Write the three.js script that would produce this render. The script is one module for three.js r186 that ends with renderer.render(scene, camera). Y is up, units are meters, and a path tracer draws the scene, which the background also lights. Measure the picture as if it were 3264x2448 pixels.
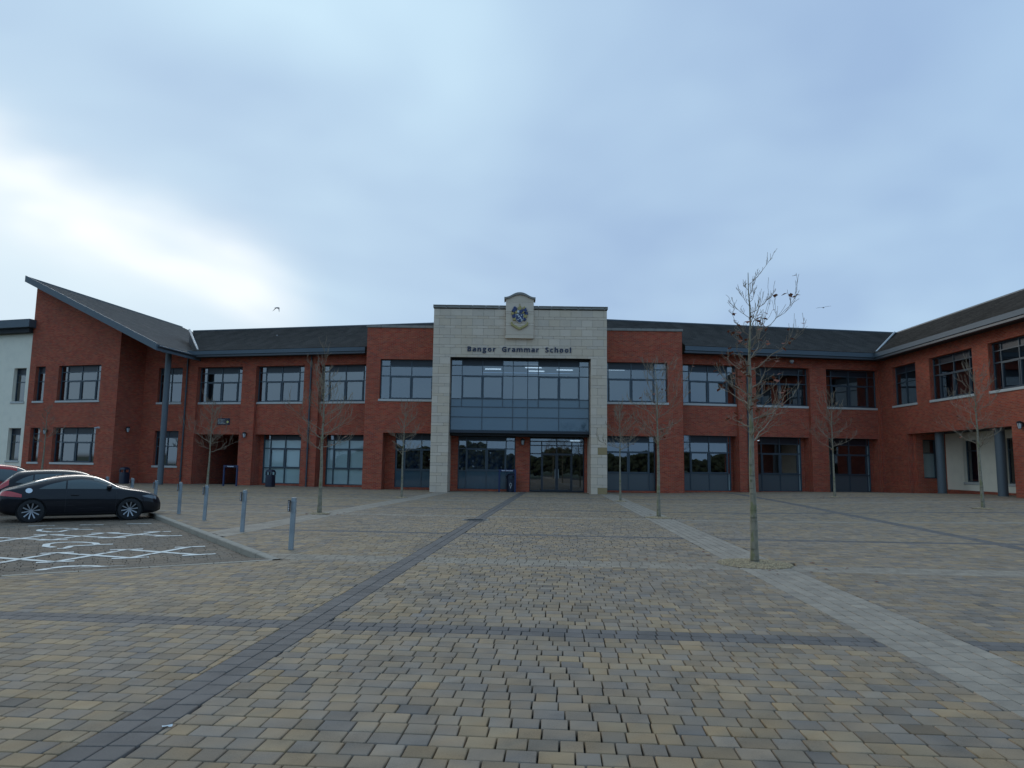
import * as THREE from 'three';
import { mergeGeometries } from 'three/addons/utils/BufferGeometryUtils.js';
import { FontLoader } from 'three/addons/loaders/FontLoader.js';
import { TextGeometry } from 'three/addons/geometries/TextGeometry.js';
import { RectAreaLightUniformsLib } from 'three/addons/lights/RectAreaLightUniformsLib.js';
import { Brush, Evaluator, SUBTRACTION } from 'three-bvh-csg';

// ---------- camera, sky, sun, exposure ----------
const scene = new THREE.Scene();
const renderer = new THREE.WebGLRenderer({ antialias: true });
renderer.toneMapping = THREE.LinearToneMapping;
renderer.toneMappingExposure = 1.1;
renderer.shadowMap.enabled = true;
RectAreaLightUniformsLib.init();
const camera = new THREE.PerspectiveCamera(57.563, 4 / 3, 0.1, 1500);
camera.position.set(0, 1.6, 0);
camera.rotation.order = 'YXZ';
camera.rotation.set(THREE.MathUtils.degToRad(6.5546), 0, THREE.MathUtils.degToRad(0.7735));
scene.add(camera);

function rng(seed) { let a = seed >>> 0; return () => { a = (a + 0x6D2B79F5) | 0; let t = Math.imul(a ^ (a >>> 15), 1 | a); t = (t + Math.imul(t ^ (t >>> 7), 61 | t)) ^ t; return ((t ^ (t >>> 14)) >>> 0) / 4294967296; }; }
const clamp = (x, a = 0, b = 1) => Math.min(b, Math.max(a, x));
const sstep = (a, b, x) => { const t = clamp((x - a) / (b - a)); return t * t * (3 - 2 * t); };
const lerp = (a, b, t) => a + (b - a) * t;
// value noise, with an optional period for textures that tile
function hash2(i, j, s) { let h = Math.imul(i, 374761393) ^ Math.imul(j, 668265263) ^ Math.imul(s, 2246822519); h = Math.imul(h ^ (h >>> 13), 1274126177); return ((h ^ (h >>> 16)) >>> 0) / 4294967296; }
function vnoise(x, y, s = 1, per = 0) {
  const xi = Math.floor(x), yi = Math.floor(y), fx = x - xi, fy = y - yi, m = (k) => per ? ((k % per) + per) % per : k;
  const u = fx * fx * (3 - 2 * fx), v = fy * fy * (3 - 2 * fy);
  return lerp(lerp(hash2(m(xi), m(yi), s), hash2(m(xi + 1), m(yi), s), u), lerp(hash2(m(xi), m(yi + 1), s), hash2(m(xi + 1), m(yi + 1), s), u), v);
}
function fbm(x, y, s = 1, o = 4, per = 0) { let a = 0, w = 0.5, n = 0; for (let k = 0; k < o; k++) { a += w * vnoise(x, y, s + k, per); n += w; x *= 2; y *= 2; if (per) per *= 2; w *= 0.5; } return a / n; }

{ // overcast winter sky: soft blue-grey cloud, thin bright cloud low on the left where the sun stands
  const w = 1536, h = 768, d = new Float32Array(w * h * 4);
  for (let j = 0; j < h; j++) {
    const el = ((j + 0.5) / h - 0.5) * Math.PI, y = Math.sin(el), c = Math.cos(el);
    for (let i = 0; i < w; i++) {
      const a = ((i + 0.5) / w - 0.5) * 2 * Math.PI, x = Math.cos(a) * c, z = Math.sin(a) * c;
      const k = (j * w + i) * 4;
      if (y < -0.05) { d[k] = 0.11; d[k + 1] = 0.115; d[k + 2] = 0.11; d[k + 3] = 1; continue; }
      const t = 1 / (Math.max(y, 0) + 0.22), px = x * t, pz = z * t;
      const wx = px + 0.7 * fbm(px * 0.6 + 7, pz * 0.6, 21, 3), wz = pz + 0.7 * fbm(px * 0.6, pz * 0.6 + 9, 22, 3);
      let m = clamp(0.5 + (fbm(wx * 0.55 + 3.1, wz * 0.55 + 1.7, 3, 5) - 0.5) * 2.3);
      const mid = fbm(wx * 1.7 + 4, wz * 1.7, 9, 4) - 0.5, fine = fbm(wx * 5.0, wz * 5.0, 13, 3) - 0.5;
      m = clamp(m * 0.75 + 0.12 + mid * 0.9 + fine * 0.26);
      const az = Math.atan2(x, -z) * 57.296, e = el * 57.296, bump = (a0, e0, sa, se) => Math.exp(-(((az - a0) / sa) ** 2 + ((e - e0) / se) ** 2));
      m = clamp(m + 0.40 * bump(-13, 36, 13, 9) + 0.22 * bump(-5, 28, 5, 9) - 0.30 * bump(6, 21, 11, 6) - 0.25 * bump(-25, 28, 9, 4) + 0.16 * bump(24, 17, 9, 4));
      let r = lerp(0.32, 0.55, m), g = lerp(0.455, 0.74, m), b = lerp(0.665, 0.88, m);
      const lowh = Math.exp(-Math.max(y, 0) * 6.0) * 0.55;
      r = lerp(r, 0.46, lowh); g = lerp(g, 0.63, lowh); b = lerp(b, 0.79, lowh);
      // thin cloud round the hidden sun: a broken bright streak falling to the right, paler air below it
      const da = Math.atan2(Math.sin((az + 38) / 57.296), Math.cos((az + 38) / 57.296)) * 57.296;
      { const k = sstep(55, 130, Math.abs(da)); r *= 1 - 0.30 * k; g *= 1 - 0.15 * k; }
      const wob = (fbm(wx * 2.4 + 5, wz * 2.4, 31, 5) - 0.5) * 5, band = e - (18.9 - 0.3 * (az + 32)) + wob * 0.8, tear = 0.25 + 1.4 * fbm(wx * 3.3, wz * 3.3, 37, 4), away = Math.exp(-((Math.max(0, -40 - az) / 22) ** 2));
      const streak = clamp(Math.exp(-(((band + 2.3) / (band > -2.3 ? 2.7 : 3.0)) ** 2)) * (1 - sstep(-23, -14, az)) * away * tear), under = (1 - sstep(-7, 2, band)) * (1 - sstep(-33, -6, az)) * Math.exp(-((Math.max(0, -42 - az) / 24) ** 2)), glow = Math.exp(-((da / 34) ** 2 + ((e - 15) / 15) ** 2)) * 0.24;
      const g2 = clamp(under * 0.36 + glow * 0.8 + streak * 0.58);
      r = lerp(r, 0.80, g2) + streak * 0.15; g = lerp(g, 0.89, g2) + streak * 0.1; b = lerp(b, 0.92, g2) + streak * 0.08;
      d[k] = r; d[k + 1] = g; d[k + 2] = b; d[k + 3] = 1;
    }
  }
  const sky = new THREE.DataTexture(d, w, h, THREE.RGBAFormat, THREE.FloatType);
  sky.mapping = THREE.EquirectangularReflectionMapping; sky.magFilter = sky.minFilter = THREE.LinearFilter; sky.wrapS = THREE.RepeatWrapping; sky.needsUpdate = true;
  scene.background = sky; scene.environment = sky;
}
const sun = new THREE.DirectionalLight(new THREE.Color(1.0, 0.95, 0.88), 0.6);
sun.position.set(-60 * Math.sin(0.5), 22, -60 * Math.cos(0.5)); sun.target.position.set(0, 0, -25); sun.position.add(new THREE.Vector3(0, 0, -25));
sun.castShadow = true; sun.shadow.radius = 40; sun.shadow.mapSize.set(2048, 2048);
Object.assign(sun.shadow.camera, { left: -60, right: 60, top: 60, bottom: -60, near: 1, far: 220 });
scene.add(sun, sun.target);

// ---------- helpers ----------
const taken = {};
const numbered = (n) => { const k = taken[n] = (taken[n] ?? -1) + 1; return k ? n + '_' + String(k).padStart(3, '0') : n; };
function tag(o, label, category, group, kind) { if (label) o.userData.label = label; if (category) o.userData.category = category; if (group) o.userData.group = group; if (kind) o.userData.kind = kind; return o; }
function thing(name, label, category, x = 0, Z = 0, y = 0, turn = 0, group) { const o = new THREE.Group(); o.name = numbered(name); o.position.set(x, y, -Z); o.rotation.y = turn; scene.add(o); return tag(o, label, category, group); }
function structure(name, label) { const o = new THREE.Group(); o.name = numbered(name); o.userData.kind = 'structure'; if (label) { o.userData.label = label; } scene.add(o); return o; }
function mesh(name, geo, mat, parent) { const m = new THREE.Mesh(geo, mat); m.name = parent ? name : numbered(name); m.castShadow = m.receiveShadow = true; (parent ?? scene).add(m); return m; }
// a collector of faces with uv in metres
class Geo {
  constructor() { this.p = []; this.u = []; this.n = []; }
  tri(a, b, c, na, nb, nc) {
    const ux = b[0] - a[0], uy = b[1] - a[1], uz = b[2] - a[2], vx = c[0] - a[0], vy = c[1] - a[1], vz = c[2] - a[2];
    let nx = uy * vz - uz * vy, ny = uz * vx - ux * vz, nz = ux * vy - uy * vx; const l = Math.hypot(nx, ny, nz) || 1; nx /= l; ny /= l; nz /= l;
    const ax = Math.abs(nx), ay = Math.abs(ny), az = Math.abs(nz);
    [a, b, c].forEach((q, k) => { this.p.push(q[0], q[1], q[2]); const nn = [na, nb, nc][k]; nn ? this.n.push(nn[0], nn[1], nn[2]) : this.n.push(nx, ny, nz); ay > ax && ay > az ? this.u.push(q[0], -q[2]) : az >= ax ? this.u.push(q[0], q[1]) : this.u.push(q[2], q[1]); });
  }
  quad(a, b, c, d) { this.tri(a, b, c); this.tri(a, c, d); return this; }
  box(x0, x1, y0, y1, z0, z1, b = 0) {
    if (b) { const g = this; const X = [x0 + b, x1 - b], Y = [y0 + b, y1 - b], Z = [z0 + b, z1 - b];
      g.quad([X[0], Y[0], z1], [X[1], Y[0], z1], [X[1], Y[1], z1], [X[0], Y[1], z1]); g.quad([X[1], Y[0], z0], [X[0], Y[0], z0], [X[0], Y[1], z0], [X[1], Y[1], z0]);
      g.quad([x1, Y[0], Z[1]], [x1, Y[0], Z[0]], [x1, Y[1], Z[0]], [x1, Y[1], Z[1]]); g.quad([x0, Y[0], Z[0]], [x0, Y[0], Z[1]], [x0, Y[1], Z[1]], [x0, Y[1], Z[0]]);
      g.quad([X[0], y1, Z[1]], [X[1], y1, Z[1]], [X[1], y1, Z[0]], [X[0], y1, Z[0]]); g.quad([X[0], y0, Z[0]], [X[1], y0, Z[0]], [X[1], y0, Z[1]], [X[0], y0, Z[1]]);
      g.quad([X[0], Y[1], z1], [X[1], Y[1], z1], [X[1], y1, Z[1]], [X[0], y1, Z[1]]); g.quad([X[0], y0, Z[1]], [X[1], y0, Z[1]], [X[1], Y[0], z1], [X[0], Y[0], z1]);
      g.quad([X[1], Y[0], z1], [x1, Y[0], Z[1]], [x1, Y[1], Z[1]], [X[1], Y[1], z1]); g.quad([x0, Y[0], Z[1]], [X[0], Y[0], z1], [X[0], Y[1], z1], [x0, Y[1], Z[1]]);
      return g; }
    this.quad([x0, y0, z1], [x1, y0, z1], [x1, y1, z1], [x0, y1, z1]); this.quad([x1, y0, z0], [x0, y0, z0], [x0, y1, z0], [x1, y1, z0]);
    this.quad([x1, y0, z1], [x1, y0, z0], [x1, y1, z0], [x1, y1, z1]); this.quad([x0, y0, z0], [x0, y0, z1], [x0, y1, z1], [x0, y1, z0]);
    this.quad([x0, y1, z1], [x1, y1, z1], [x1, y1, z0], [x0, y1, z0]); this.quad([x0, y0, z0], [x1, y0, z0], [x1, y0, z1], [x0, y0, z1]); return this;
  }
  tube(pts, rad, sides = 6, cap = false) {
    const rings = [], nrm = []; let up = new THREE.Vector3(0.31, 0.2, 0.93);
    for (let i = 0; i < pts.length; i++) {
      const a = pts[Math.max(0, i - 1)], b = pts[Math.min(pts.length - 1, i + 1)], t = new THREE.Vector3(b[0] - a[0], b[1] - a[1], b[2] - a[2]).normalize();
      const e1 = new THREE.Vector3().crossVectors(up, t); if (e1.lengthSq() < 1e-4) e1.set(1, 0, 0).cross(t); e1.normalize(); const e2 = new THREE.Vector3().crossVectors(t, e1); up = e1.clone().cross(t).negate().lengthSq() > 0 ? e2.clone() : up;
      const r = [], nn = []; for (let k = 0; k < sides; k++) { const f = k / sides * 6.28319, cx = Math.cos(f), sy = Math.sin(f), q = [e1.x * cx + e2.x * sy, e1.y * cx + e2.y * sy, e1.z * cx + e2.z * sy]; nn.push(q); r.push([pts[i][0] + q[0] * rad[i], pts[i][1] + q[1] * rad[i], pts[i][2] + q[2] * rad[i]]); }
      rings.push(r); nrm.push(nn); up = e2;
    }
    for (let i = 0; i + 1 < rings.length; i++) for (let k = 0; k < sides; k++) { const k2 = (k + 1) % sides; this.tri(rings[i][k], rings[i][k2], rings[i + 1][k2], nrm[i][k], nrm[i][k2], nrm[i + 1][k2]); this.tri(rings[i][k], rings[i + 1][k2], rings[i + 1][k], nrm[i][k], nrm[i + 1][k2], nrm[i + 1][k]); }
    if (cap) { const L = rings.length - 1; for (let k = 1; k + 1 < sides; k++) { this.tri(rings[L][0], rings[L][k], rings[L][k + 1]); this.tri(rings[0][0], rings[0][k + 1], rings[0][k]); } }
    return this;
  }
  geo() { const g = new THREE.BufferGeometry(); g.setAttribute('position', new THREE.Float32BufferAttribute(this.p, 3)); g.setAttribute('normal', new THREE.Float32BufferAttribute(this.n, 3)); g.setAttribute('uv', new THREE.Float32BufferAttribute(this.u, 2)); return g; }
  add(name, mat, parent) { return mesh(name, this.geo(), mat, parent); }
}
const col = (r, g, b) => new THREE.Color().setRGB(r, g, b);
const std = (c, rough = 0.8, more = {}) => new THREE.MeshStandardMaterial({ color: Array.isArray(c) ? col(...c) : c, roughness: rough, side: THREE.DoubleSide, ...more });
function dataTex(w, h, f, srgb = true, size = 1, sizeY = size) {
  const d = new Uint8Array(w * h * 4); const o = [0, 0, 0];
  for (let j = 0; j < h; j++) for (let i = 0; i < w; i++) { f(i / w, j / h, o, i, j); const k = (j * w + i) * 4; for (let c = 0; c < 3; c++) { let v = clamp(o[c]); if (srgb) v = v <= 0.0031308 ? v * 12.92 : 1.055 * v ** (1 / 2.4) - 0.055; d[k + c] = v * 255 + 0.5; } d[k + 3] = 255; }
  const t = new THREE.DataTexture(d, w, h); t.wrapS = t.wrapT = THREE.RepeatWrapping; t.magFilter = THREE.LinearFilter; t.minFilter = THREE.LinearMipmapLinearFilter; t.generateMipmaps = true; if (srgb) t.colorSpace = THREE.SRGBColorSpace; t.repeat.set(1 / size, 1 / sizeY); t.needsUpdate = true; return t;
}
function canvasTex(w, h, draw) { const c = document.createElement('canvas'); c.width = w; c.height = h; draw(c.getContext('2d'), w, h); const t = new THREE.CanvasTexture(c); t.colorSpace = THREE.SRGBColorSpace; return t; }

// ---------- materials ----------
const BR = [0.385, 0.072, 0.030];
const brickTex = dataTex(2048, 2048, (u, v, o, i, j) => {        // 5.4 m x 4.8 m: bricks 225 x 75 mm in stretcher bond
  const cy = v * 64, row = Math.floor(cy), fy = cy - row, cx = u * 24 + (row & 1 ? 0.5 : 0), cn = Math.floor(cx), fx = cx - cn, id = ((cn % 24) + 24) % 24;
  const mort = fy < 0.11 || fx < 0.035;
  const n = hash2(i, j, 5), big = fbm(u * 6, v * 6, 12, 3, 6) - 0.5;
  if (mort) { const q = 0.22 + 0.08 * n; o[0] = q * 1.05; o[1] = q * 0.80; o[2] = q * 0.70; return; }
  const t = hash2(id, row, 7), t2 = hash2(id, row, 8), k = (0.80 + 0.42 * t) * (0.88 + 0.24 * n) * (1 + 0.3 * big);
  o[0] = BR[0] * k; o[1] = BR[1] * k * (0.78 + 0.5 * t2); o[2] = BR[2] * k * (0.75 + 0.55 * t2);
  if (t > 0.95) { o[0] *= 0.62; o[1] *= 0.75; o[2] *= 0.95; }
}, true, 5.4, 4.8);
const brickBump = dataTex(1024, 1024, (u, v, o) => { const cy = v * 32, row = Math.floor(cy), fy = cy - row, cx = u * 12 + (row & 1 ? 0.5 : 0), fx = cx - Math.floor(cx); o[0] = o[1] = o[2] = fy < 0.11 || fx < 0.035 ? 0.1 : 0.8; }, false, 2.7, 2.4);
const M = {};
M.brick = std([1, 1, 1], 0.9, { map: brickTex, bumpMap: brickBump, bumpScale: 0.008 });
const grain = (amp, s) => dataTex(512, 512, (u, v, o, i, j) => { const k = 1 - amp + amp * (0.6 * hash2(i, j, s) + 0.9 * fbm(u * 8, v * 8, s + 1, 4, 8)) * 1.3; o[0] = o[1] = o[2] = k; }, true, 1.3);
const grainTex = grain(0.5, 41), softGrain = grain(0.2, 61); softGrain.repeat.set(1 / 3.1, 1 / 3.1);
const grainBump = dataTex(512, 512, (u, v, o, i, j) => { o[0] = o[1] = o[2] = 0.5 * hash2(i, j, 3) + 0.5 * fbm(u * 40, v * 40, 4, 3, 40); }, false, 0.6);
M.paver = std([1, 1, 1], 0.86, { vertexColors: true, map: grainTex, bumpMap: grainBump, bumpScale: 0.0016 });
M.joint = std([0.024, 0.021, 0.016], 1, { map: grainTex });
M.stones = [[0.655, 0.522, 0.392], [0.63, 0.50, 0.38], [0.68, 0.545, 0.42], [0.64, 0.50, 0.365], [0.615, 0.497, 0.387]].map((c) => std(c, 0.85, { map: softGrain, bumpMap: grainBump, bumpScale: 0.002 }));
M.stoneOchre = std([0.33, 0.235, 0.115], 0.85, { map: softGrain });
M.stoneJoint = std([0.17, 0.145, 0.115], 0.95);
M.coping = std([0.27, 0.25, 0.22], 0.9, { map: grainTex });
M.sill = std([0.52, 0.50, 0.46], 0.8, { map: softGrain });
M.frame = std([0.055, 0.075, 0.092], 0.42, { metalness: 0.15 });
M.frameDark = std([0.022, 0.028, 0.038], 0.4);
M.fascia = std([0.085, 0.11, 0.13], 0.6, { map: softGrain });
M.soffit = std([0.026, 0.028, 0.03], 0.8);  // dark grey lowered further, deepening the shade under eaves and heads by colour
M.slate = std([1, 1, 1], 0.92, { map: dataTex(1024, 1024, (u, v, o, i, j) => {   // 6 m x 6 m of slates, 0.3 m wide, 0.25 m courses
  const r = Math.floor(v * 24), cx = u * 20 + (r & 1 ? 0.5 : 0), c = Math.floor(cx), fx = cx - c, t = hash2(c % 20, r, 77), n = hash2(i, j, 78), moss = fbm(u * 7, v * 7, 80, 4, 7);
  const k = (0.058 + 0.03 * t) * (0.82 + 0.36 * n) * (fx < 0.03 ? 0.5 : 1); const q = k * (0.85 + 0.6 * moss); o[0] = q * 1.1; o[1] = q * 0.98; o[2] = q * 0.88;
}, true, 6) });
M.render = std([0.86, 0.775, 0.62], 0.9, { map: softGrain });
M.flash = std([0.36, 0.36, 0.35], 0.5);
M.glass = new THREE.MeshPhysicalMaterial({ color: col(0.22, 0.32, 0.46), roughness: 0.012, transmission: 1, thickness: 0, ior: 2.5, side: THREE.DoubleSide });
M.glassClear = new THREE.MeshPhysicalMaterial({ color: col(0.85, 0.9, 0.9), roughness: 0.012, transmission: 1, thickness: 0, ior: 1.8, side: THREE.DoubleSide });
M.spandrel = new THREE.MeshPhysicalMaterial({ color: col(0.052, 0.095, 0.125), roughness: 0.04, ior: 1.8, side: THREE.DoubleSide });
M.panel = std([0.085, 0.098, 0.105], 0.3);
M.panelDark = std([0.02, 0.024, 0.032], 0.4);
M.blind = std([0.50, 0.59, 0.58], 0.8, { map: softGrain });
M.slatBlind = std([0.55, 0.55, 0.50], 0.8);
M.inside = std([0.22, 0.20, 0.17], 0.95);
M.lamp = std([0.9, 0.9, 0.85], 0.6, { emissive: col(1, 0.96, 0.85), emissiveIntensity: 1.6 });
M.pipe = std([0.055, 0.065, 0.075], 0.45);
M.column = std([0.10, 0.118, 0.13], 0.5);
M.navy = std([0.012, 0.018, 0.055], 0.4);
M.blueSteel = std([0.012, 0.025, 0.085], 0.4);
M.bin = std([0.010, 0.014, 0.032], 0.5);
M.black = std([0.012, 0.012, 0.014], 0.5);
M.galv = std([0.34, 0.38, 0.40], 0.5, { metalness: 0.45, map: grainTex });
M.white = std([0.72, 0.72, 0.70], 0.7, { map: grainTex });
M.paint = std([1, 1, 1], 0.8, { map: dataTex(512, 512, (u, v, o, i, j) => { const w = sstep(0.60, 0.76, fbm(u * 22, v * 22, 201, 4, 22) + 0.12 * (hash2(i, j, 202) - 0.5)); o[0] = lerp(0.70, 0.17, w); o[1] = lerp(0.68, 0.13, w); o[2] = lerp(0.62, 0.10, w); }, true, 2.2) });
M.kerb = std([0.33, 0.285, 0.225], 0.9, { map: grainTex, bumpMap: grainBump, bumpScale: 0.002 });
M.gold = std([0.40, 0.31, 0.11], 0.5);
M.crestBlue = std([0.03, 0.045, 0.13], 0.5);
M.crestWhite = std([0.6, 0.6, 0.58], 0.5);

// ---------- ground ----------
const TH = 0.075, CT = Math.cos(TH), ST = Math.sin(TH);           // the paving grid is turned by 4.3 degrees
const toW = (q, w) => [q * CT + w * ST, -q * ST + w * CT];         // grid (along the course, across) -> (x, Z)
const gy = (x, Z) => 0.36 * sstep(6, 22, x) * sstep(9, 31, Z) * (1 - 0.6 * sstep(36, 46, Z));   // the yard rises a little on the right
const K0 = [-3.9, 11.72], K1 = [-16.5, 29.2], K2 = [-46, 35], K3 = [-46, -14.6];
const side = (a, b, x, Z) => ((b[0] - a[0]) * (Z - a[1]) - (b[1] - a[1]) * (x - a[0])) / Math.hypot(b[0] - a[0], b[1] - a[1]);
const nearEdge = (x, Z) => side(K3, K0, x, Z);                       // > 0 inside the car park (beyond its near edge)
const kerbLine = (x, Z) => side(K0, K1, x, Z);                       // > 0 inside the car park (left of the kerb)
const farLine = (x, Z) => side(K1, K2, x, Z);
const cpY = (x, Z) => -0.1 * sstep(0, 1.3, nearEdge(x, Z)) - 0.004;
{
  const land = mesh('ground', new THREE.CircleGeometry(900, 48).rotateX(-Math.PI / 2).translate(0, -0.35, 0), std([0.09, 0.10, 0.05], 1)); land.userData.kind = 'structure';
  land.userData.label = 'flat land round the school reaching to the horizon';
}
const plaza = structure('plaza_paving', 'tumbled tan and grey block paving of the school forecourt');
{ // bed of jointing sand below the blocks
  const p = [], u = [], idx = [], nx = 118, nz = 66, x0 = -58, z0 = -8, inCar = (x, Z) => nearEdge(x, Z) > -1.6 && kerbLine(x, Z) > -1.6 && farLine(x, Z) > -1.6;
  for (let j = 0; j <= nz; j++) for (let i = 0; i <= nx; i++) { const x = x0 + i, Z = z0 + j; p.push(x, inCar(x, Z) ? -0.2 : gy(x, Z) - 0.042, -Z); u.push(x, Z); }
  for (let j = 0; j < nz; j++) for (let i = 0; i < nx; i++) { const a = j * (nx + 1) + i; idx.push(a, a + 1, a + nx + 2, a, a + nx + 2, a + nx + 1); }
  const g = new THREE.BufferGeometry(); g.setAttribute('position', new THREE.Float32BufferAttribute(p, 3)); g.setAttribute('uv', new THREE.Float32BufferAttribute(u, 2)); g.setIndex(idx); g.computeVertexNormals();
  mesh('joint_sand', g, M.joint, plaza);
}
// convex polygon clipping in (x, Z): keep the points where a*x + b*Z + c >= 0
function clipPoly(poly, a, b, c) { const out = []; for (let i = 0; i < poly.length; i++) { const p = poly[i], q = poly[(i + 1) % poly.length], dp = a * p[0] + b * p[1] + c, dq = a * q[0] + b * q[1] + c; if (dp >= 0) out.push(p); if (dp * dq < 0) { const t = dp / (dp - dq); out.push([p[0] + (q[0] - p[0]) * t, p[1] + (q[1] - p[1]) * t]); } } return out.length > 2 ? out : null; }
function area(p) { let s = 0; for (let i = 0; i < p.length; i++) { const q = p[(i + 1) % p.length]; s += p[i][0] * q[1] - q[0] * p[i][1]; } return s / 2; }
function inset(poly, d) {                                          // counter-clockwise convex polygon moved inwards
  const n = poly.length, L = []; for (let i = 0; i < n; i++) { const p = poly[i], q = poly[(i + 1) % n], l = Math.hypot(q[0] - p[0], q[1] - p[1]) || 1e-9, nx = -(q[1] - p[1]) / l, ny = (q[0] - p[0]) / l; L.push([nx, ny, nx * p[0] + ny * p[1] + d]); }
  const out = []; for (let i = 0; i < n; i++) { const A = L[(i + n - 1) % n], B = L[i], det = A[0] * B[1] - A[1] * B[0]; if (Math.abs(det) < 1e-5) { out.push([poly[i][0] + B[0] * d, poly[i][1] + B[1] * d]); continue; } out.push([(A[2] * B[1] - A[1] * B[2]) / det, (A[0] * B[2] - A[2] * B[0]) / det]); } return out;
}
class Pavers {                                                     // collects blocks: a flat top, a rounded edge and a skirt
  constructor() { this.list = []; }
  put(poly, colour, kind, h) { if (area(poly) < 0) poly = poly.slice().reverse(); if (area(poly) < 0.0016) return; let cx = 0, cz = 0; for (const p of poly) { cx += p[0]; cz += p[1]; } cx /= poly.length; cz /= poly.length; this.list.push({ poly, colour, kind, h, cx, cz }); }
  static geo(list, R, skirt) {
    const P = [], C = [], U = [], N = [], I = [];
    for (const b of list) {
      const n = b.poly.length, out = inset(b.poly, 0.0054), top = inset(b.poly, 0.0100), base = P.length / 3, dh = (R() - 0.5) * 0.002, tx = (R() - 0.5) * 0.005, tz = (R() - 0.5) * 0.005;
      if (area(top) < 0.0008) continue;
      const jit = out.map(() => [(R() - 0.5) * 0.0045, (R() - 0.5) * 0.0045]);
      const ring = (ps, y, up) => ps.forEach((p, k) => { const x = p[0] + jit[k][0], Z = p[1] + jit[k][1], q = [x - b.cx, Z - b.cz], l = Math.hypot(...q) || 1; P.push(x, b.h(x, Z) + y + dh + tx * q[0] + tz * q[1], -Z); U.push(x, Z); const o = 1 - up; const m = Math.hypot(up, o); N.push(q[0] / l * o / m, up / m, -q[1] / l * o / m); const f = b.colour, id = Math.round(b.cx * 977 + b.cz * 131), e = 1 + (hash2(k, id, 4) - 0.5) * 0.22, w = b.kind === 'field' ? (hash2(k, id, 5) - 0.5) * 0.2 : 0; C.push(f[0] * e * (1 + w), f[1] * e * (1 + 0.35 * w), f[2] * e * (1 - 0.6 * w)); });
      ring(top, 0, 1); ring(out, -0.005, 0.3); if (skirt) ring(out, -0.042, 0);
      for (let k = 1; k + 1 < n; k++) I.push(base, base + k, base + k + 1);
      for (let s = 0; s < (skirt ? 2 : 1); s++) for (let k = 0; k < n; k++) { const k2 = (k + 1) % n, a = base + s * n + k, c = base + s * n + k2, d = base + (s + 1) * n + k2, e = base + (s + 1) * n + k; I.push(a, e, d, a, d, c); }
    }
    const g = new THREE.BufferGeometry(); g.setAttribute('position', new THREE.Float32BufferAttribute(P, 3)); g.setAttribute('normal', new THREE.Float32BufferAttribute(N, 3)); g.setAttribute('uv', new THREE.Float32BufferAttribute(U, 2)); g.setAttribute('color', new THREE.Float32BufferAttribute(C, 3)); g.setIndex(I); return g;
  }
}
const wallLeftZ = (x) => 44.5 - 0.2253 * (x + 9.3), wallRightZ = (x) => 42.6 + 0.1493 * (x - 10.3);
const PITS = [[4.1, 11.95, 0.6], [4.65, 22.2, 0.42], [4.98, 32.05, 0.26], [-5.9, 21.93, 0.3], [-5.03, 32.7, 0.26], [-16.8, 39.1, 0.26], [15.6, 34.0, 0.26], [17.1, 25.6, 0.34]];
// bands: lines x = a + b Z on both sides; dark ones two blocks wide, pale ones five
const BANDS = [
  { a: -2.76, b: 0.081, w: 0.345, n: 2, kind: 'dark', z0: 2, z1: 41 }, { a: 9.15, b: 0.085, w: 0.345, n: 2, kind: 'dark', z0: 9, z1: 42 },
  { a: 3.14, b: 0.0475, w: 0.83, n: 5, kind: 'pale', z0: 2, z1: 41 }, { a: -8.55, b: 0.112, w: 0.83, n: 5, kind: 'pale', z0: 14, z1: 40 },
];
const ROWH = 0.166;
const LAT = [[7.0, 2, 'dark'], [11.85, 4, 'pale'], [16.35, 2, 'dark'], [21.6, 3, 'pale'], [25.2, 2, 'dark'], [30.6, 3, 'pale'], [34.6, 2, 'dark'], [39.2, 2, 'pale']];
const rowKind = {}; for (const [w, n, k] of LAT) { const j0 = Math.round(w / ROWH - n / 2); for (let i = 0; i < n; i++) rowKind[j0 + i] = k; }
const TAN = [0.335, 0.226, 0.124], GREY = [0.262, 0.196, 0.138], BLUE = [0.196, 0.159, 0.129], BROWN = [0.300, 0.202, 0.114];
function blockColour(x, Z, R, kind) {
  const v = 0.88 + 0.26 * R(); if (kind === 'palerow') { const k = 0.9 + 0.2 * R(); return [0.31 * k, 0.243 * k, 0.176 * k]; }
  if (kind === 'dark') return [0.15 * v, 0.124 * v, 0.106 * v];
  if (kind === 'pale') { const k = 0.92 + 0.16 * R(); return [0.335 * k, 0.266 * k, 0.198 * k]; }
  const share = clamp(0.6 + 2.2 * (fbm(x * 0.33 + 9, Z * 0.33, 51, 3) - 0.5)), t = R();
  const c = t < share * 0.62 ? TAN : t < share * 0.62 + 0.16 * share ? BROWN : t < 0.86 ? GREY : BLUE, d = R() < 0.5 ? GREY : TAN, m = 0.22 + R() * 0.5, dirt = 1 - 0.13 * sstep(0.54, 0.70, fbm(x * 2.3, Z * 2.3, 131, 4)) - (R() < 0.02 ? 0.25 : 0);
  return [0, 1, 2].map((k) => lerp(c[k], d[k], m) * v * dirt);
}
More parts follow.
